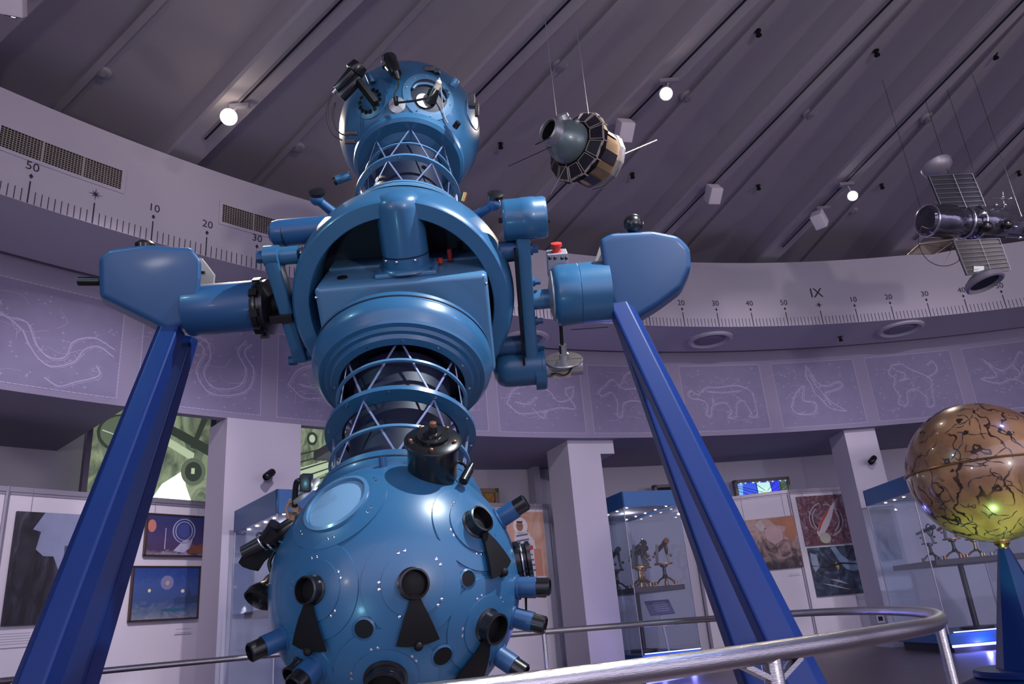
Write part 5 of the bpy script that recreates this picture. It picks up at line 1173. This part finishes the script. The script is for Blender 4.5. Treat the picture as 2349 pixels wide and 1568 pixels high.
leg((-1.785, 3.72, 2.38), (-2.21, 3.26, .0), .125, .175)
leg((-1.82, 4.00, 2.44), (-2.48, 4.05, .0), .10, .25)
leg((.585, 3.78, 2.33), (1.17, 3.32, .0), .125, .18)
leg((.63, 4.05, 2.38), (1.16, 4.04, .0), .10, .24)
# ---- black drive motor on the lower neck
Dm = 2.84; v_ = ray(992, 1020).normalized(); w_ = (UV*.90-v_*.44).normalized(); q = fpt(993, 1003, Dm)
mt = MB().lathe(q, -w_, [(0, -.006), (.05, -.006), (.054, .0), (.096, .004), (.107, .012), (.107, .022), (.095, .028), (.094, .16), (.085, .178), (.05, .19), (.035, .22), (.0, .225)], 64).build('drive_motor_black', M_BLACK, PR, smooth=35)
MB().lathe(q, w_, [(.06, .0), (.06, .012), (.035, .014), (.032, .024), (.018, .026), (.016, .05), (.0, .052)], 40).build('motor_cap', M_BLACK, mt)
MB().lathe(q+w_*.05, w_, [(.013, 0), (.013, .014), (0, .016)], 8).build('cap_nut', M_COPPER, mt)
_, ma_, mb2 = basis(w_)
for k in range(5): a = 2*pi*k/5+.5; MB().lathe(q+(ma_*cos(a)+mb2*sin(a))*.085, w_, [(.007, -.004), (.007, .006), (0, .008)], 8).build('screw', M_COPPER, mt)
MB().bar(q-w_*.12, A(.5)+XH*.10+NH*.2, .05, .05).build('motor_mount', M_BLACK, mt)
MB().lathe(q-w_*.22, -w_, [(.02, 0), (.02, .02), (.012, .024), (0, .024)], 16).build('motor_pin', M_CHR, mt)
q = fpt(1062, 1104, 2.85); q2 = fpt(1076, 1078, 2.9); MB().cyl(q, q2, .018, seg=20).cyl(q2, q2+(q2-q).normalized()*.03, .012, seg=16).build('guide_lamp', M_BLACK, PR)
MB().tube([q2, fpt(1060, 1062, 2.95), fpt(1040, 1058, 2.95)], .006, 6, smooth=4).build('guide_lamp_arm', M_BLACK, PR)
# ---- instrument cluster on the left limb of the lower ball
Di = 2.86
cl = MB().cyl(fpt(716, 1176, Di), fpt(628, 1236, Di), .036, seg=32, bev=.004).build('side_telescope', M_BLACK, PR, smooth=35)
axc = (fpt(716, 1176, Di)-fpt(628, 1236, Di)).normalized()
MB().cyl(fpt(722, 1172, Di), fpt(703, 1185, Di), .028, seg=24).build('telescope_cap', M_CHR, cl)
for k in (0, 8, 16): MB().torus(fpt(640-k*.4, 1222+k*.5, Di)-axc*k*.0015, axc, .044, .006, 40, 8).build('focus_ring', M_CHR if k != 8 else M_BLACK, cl)
MB().cyl(fpt(640, 1212, Di-.02), fpt(612, 1240, Di-.02), .046, .03, seg=32).build('focus_housing', M_BLACK, cl)
MB().cyl(fpt(622, 1236, Di), fpt(560, 1268, Di), .032, .028, seg=28).build('rear_tube', M_BLACK, cl); MB().torus(fpt(604, 1240, Di-.01), axc, .035, .005, 32, 8).build('rear_ring', M_CHR, cl)
MB().cyl(fpt(690, 1196, Di-.02), fpt(655, 1232, Di-.02), .022, seg=20).build('slide_rail', M_BLACK, cl)
p = fpt(700, 1122, 2.80); nn = ((p-P_B1).normalized()*.7-RV*.3+UV*.3).normalized(); dk = MB().lathe(p, nn, [(0, .0), (.055, .002), (.062, -.004), (.064, -.012), (0, -.012)], 40).build('clamp_disc', M_SILV, PR)
MB().tube([p+nn*.01, fpt(700, 1105, 2.76), fpt(682, 1104, 2.76), fpt(677, 1130, 2.78), fpt(676, 1160, 2.8)], .011, 10, smooth=5).build('hooked_arm', M_BLACK, dk); MB().obox(fpt(703, 1106, 2.75), RV*.02, UV*.03, F3*.02, .004).build('clamp_block', M_BLACK, dk)
MB().prism([fpt(660, 1150, 2.8), fpt(684, 1163, 2.8), fpt(684, 1176, 2.8), fpt(664, 1166, 2.8)], F3*.03).prism([fpt(655, 1176, 2.8), fpt(676, 1184, 2.8), fpt(674, 1194, 2.8), fpt(656, 1188, 2.8)], F3*.03).build('tan_clamp', M_TAN, dk, smooth=0)
MB().tube([fpt(666, 1146, 2.79), fpt(656, 1165, 2.79), fpt(662, 1188, 2.79)], .005, 8).build('tan_strap', M_TAN, dk)
MB().obox(fpt(690, 1215, 2.86), RV*.03, UV*.07, F3*.03, .004).build('cluster_bracket', mat('dull_tan_metal', (.20, .17, .13), .5, .3), dk, smooth=0)
fanp = [fpt(x, y, 2.9) for x, y in [(546, 1290), (556, 1272), (580, 1262), (606, 1256), (640, 1246), (636, 1262), (606, 1288), (592, 1310), (572, 1306), (556, 1300)]]
MB().prism(fanp, F3*.012, .003).build('fan_shutter', M_MATT, PR, smooth=30)
ql, qn = fpt(594, 1374, 2.85), fpt(622, 1322, 2.9); la = (ql-qn).normalized(); la = (la-F3*.5).normalized()
MB().lathe(ql-la*.11, la, [(.012, -.02), (.016, .0), (.024, .02), (.026, .045), (.045, .07), (.056, .09), (.058, .115), (.05, .118), (.045, .10), (0, .10)], 40).build('bell_lamp', M_BLACK, PR, smooth=35)
MB().tube([ql-la*.125, fpt(624, 1312, 2.9), fpt(618, 1290, 2.9), fpt(630, 1262, 2.9)], .008, 8, smooth=5).build('bell_lamp_cable', M_RUB, PR)
MB().cyl(ql-la*.06, P_B1+(ql-P_B1).normalized()*.46, .016, seg=14).build('bell_lamp_mount', M_BLACK, PR)
# ---- upper ball details
p = ball_hit(985, 217, P_B2); nn = (p-P_B2).normalized()
pt = patch(P_B2, p, .118, .165, .006, M_BLUE2, 'window_flange', upper)
patch(P_B2, p, 0, .118, .003, M_NAVY, 'window_opening', pt)  # raised navy cap stands in for the recess's shade; no hole is cut
_, a_, b_ = basis(nn, UV)
if b_.dot(RV) < 0: b_ = -b_
def WP(x, y, h=.012): q = p+b_*x+a_*y; return P_B2+(q-P_B2).normalized()*(BR+h)
MB().tube([WP(-.105, .03), WP(-.07, .062), WP(0, .07), (WP(.06, .04)), WP(.10, -.03)], .010, 8, smooth=6).build('inner_band', M_BLUE2, pt)
MB().lathe(WP(-.04, -.05, .004), nn, [(.05, 0), (.05, .004), (0, .005)], 32).build('lamp_base', M_SILV, pt)
MB().cyl(WP(.0, -.055, .006), WP(.02, -.0, .07), .036, .026, seg=28).build('lamp_holder', M_BLACK, pt); MB().cyl(WP(.01, -.02, .04), WP(.03, .02, .09), .018, seg=20).sph(WP(.03, .024, .095), .019, 16, 10).build('lamp_bulb', mat('bulb_ceramic', (.7, .6, .5), .4), pt)
MB().tube([WP(.03, .03, .09), WP(.045, .07, .08), WP(.05, .02, .07), WP(.07, -.06, .03), WP(.09, -.13, .015), WP(.13, -.19, .015)], .004, 6, smooth=5).build('loose_wire', M_BEIGE, pt)
for k in range(10): a = 2*pi*k/10; q = P_B2+(p+(a_*cos(a)+b_*sin(a))*.148-P_B2).normalized()*(BR+.007); MB().sph(q, .006, 8, 6).build('rivet', M_CHR, pt)
pp = ball_hit(848, 232, P_B2); pt2 = patch(P_B2, pp, 0, .115, .006, M_BLUE, 'vent_plate', upper); nn2 = (pp-P_B2).normalized(); _, a2, b2 = basis(nn2, UV)
for k in range(14):
    a = 2*pi*(k+.5)/14; q = P_B2+(pp+(a2*cos(a)+b2*sin(a))*.075-P_B2).normalized()*(BR+.005); MB().lathe(q, q-P_B2, [(.0145, 0), (.0145, .003), (0, .003)], 16).build('vent_hole', M_MATT, pt2)
seam(upper, P_B2, ball_hit(1087, 262, P_B2), .10); q = ball_hit(1085, 262, P_B2); patch(P_B2, q, 0, .085, .004, M_BLUE2, 'side_cover', upper)
def dev(a, b, r0, r1, m=M_BLACK, nm='device', par=upper): return MB().cyl(a, b, r0, r1, seg=28, bev=.004).build(nm, m, par, smooth=35)
Du = 4.75
d1 = dev(fpt(772, 206, Du), fpt(818, 158, Du), .026, .045, nm='black_spot_projector'); MB().cyl(fpt(812, 166, Du), fpt(826, 148, Du), .06, .052, seg=28, bev=.005).build('spot_hood', M_BLACK, d1, smooth=35)
MB().cyl(fpt(782, 224, Du), fpt(826, 178, Du), .034, seg=24, bev=.004).build('lower_tube', M_BLACK, d1, smooth=35); MB().bar(fpt(822, 186, Du-.03), fpt(862, 238, Du-.05), .055, .03).build('bracket_arm', M_MATT, d1, smooth=0)
MB().cyl(fpt(764, 214, Du), fpt(776, 200, Du), .018, seg=16).build('lens_end', M_CHR, d1)
cab = [(761, 218), (752, 245), (752, 280), (765, 308), (785, 322)]; MB().tube([fpt(x, y, Du) for x, y in cab], .005, 6, smooth=5).build('cable', M_RUB, d1)
cab = [(769, 235), (764, 258), (768, 285), (780, 305), (800, 312)]; MB().tube([fpt(x, y, Du) for x, y in cab], .005, 6, smooth=5).build('cable', M_RUB, d1)
d2 = dev(fpt(892, 136, Du+.1), fpt(909, 170, Du), .052, .035, nm='small_black_projector'); MB().cyl(fpt(908, 165, Du), fpt(914, 182, Du), .022, .015, seg=20).build('projector_tip', M_BLACK, d2)
MB().tube([fpt(914, 180, Du), fpt(914, 200, Du-.02), fpt(906, 215, Du-.04), fpt(908, 232, Du-.05)], .006, 6, smooth=5).build('cable', M_RUB, d2); MB().obox(fpt(884, 143, Du+.08), RV*.02, UV*.035, F3*.03, .004).build('side_fin', M_BLACK, d2)
sdp = ball_hit(911, 242, P_B2); sn = (sdp-P_B2).normalized(); d3 = MB().lathe(sdp, sn, [(.055, 0), (.052, .01), (.02, .02), (0, .02)], 36).build('socket_disc', M_SILV, upper)
MB().cyl(sdp+sn*.01, sdp+sn*.05+UV*.03, .016, seg=14).build('plug', M_BLACK, d3); MB().tube([sdp+sn*.04, fpt(950, 231, 4.62), fpt(985, 222, 4.6), fpt(1000, 205, 4.62)], .007, 8, smooth=6).build('cable', M_RUB, d3)
for (x, y, w1_, w2_) in [(985, 162, .03, .018), (1003, 168, .018, .012)]: q = fpt(x, y-2, 4.95); MB().obox(q, RV*w1_, UV*w2_, F3*.03, .003).build('top_box', M_BLACK, upper)
def ubarrel(x0, y0, x1, y1, r_, D_=4.85, m=M_BLUE): return MB().cyl(fpt(x0, y0, D_), fpt(x1, y1, D_), r_, seg=24, bev=.003).build('lens_barrel', m, upper, smooth=35)
ubarrel(855, 190, 846, 168, .026); ubarrel(1036, 200, 1046, 182, .026); q = ubarrel(803, 402, 772, 414, .03, 4.9); MB().cyl(fpt(776, 412, 4.9), fpt(766, 417, 4.9), .028, seg=20).build('barrel_tip', M_BLACK, q)
MB().obox(fpt(1082, 232, 4.75), RV*.02, UV*.04, F3*.03, .003).obox(fpt(1094, 252, 4.75), RV*.012, UV*.04, F3*.02, .003).build('limb_bracket', M_BLACK, upper)
MB().cyl(fpt(1043, 292, 4.56), fpt(1052, 280, 4.54), .018, seg=14).build('small_plug', M_BLACK, upper); MB().obox(fpt(806, 306, 4.65), RV*.035, UV*.012, F3*.015, .003).obox(fpt(803, 325, 4.65), RV*.03, UV*.014, F3*.015, .003).build('cable_plug', M_BLACK, upper)
MB().cyl(fpt(1068, 442, 4.45), fpt(1062, 462, 4.45), .016, seg=12).build('neck_fitting', M_BRASS, upper)
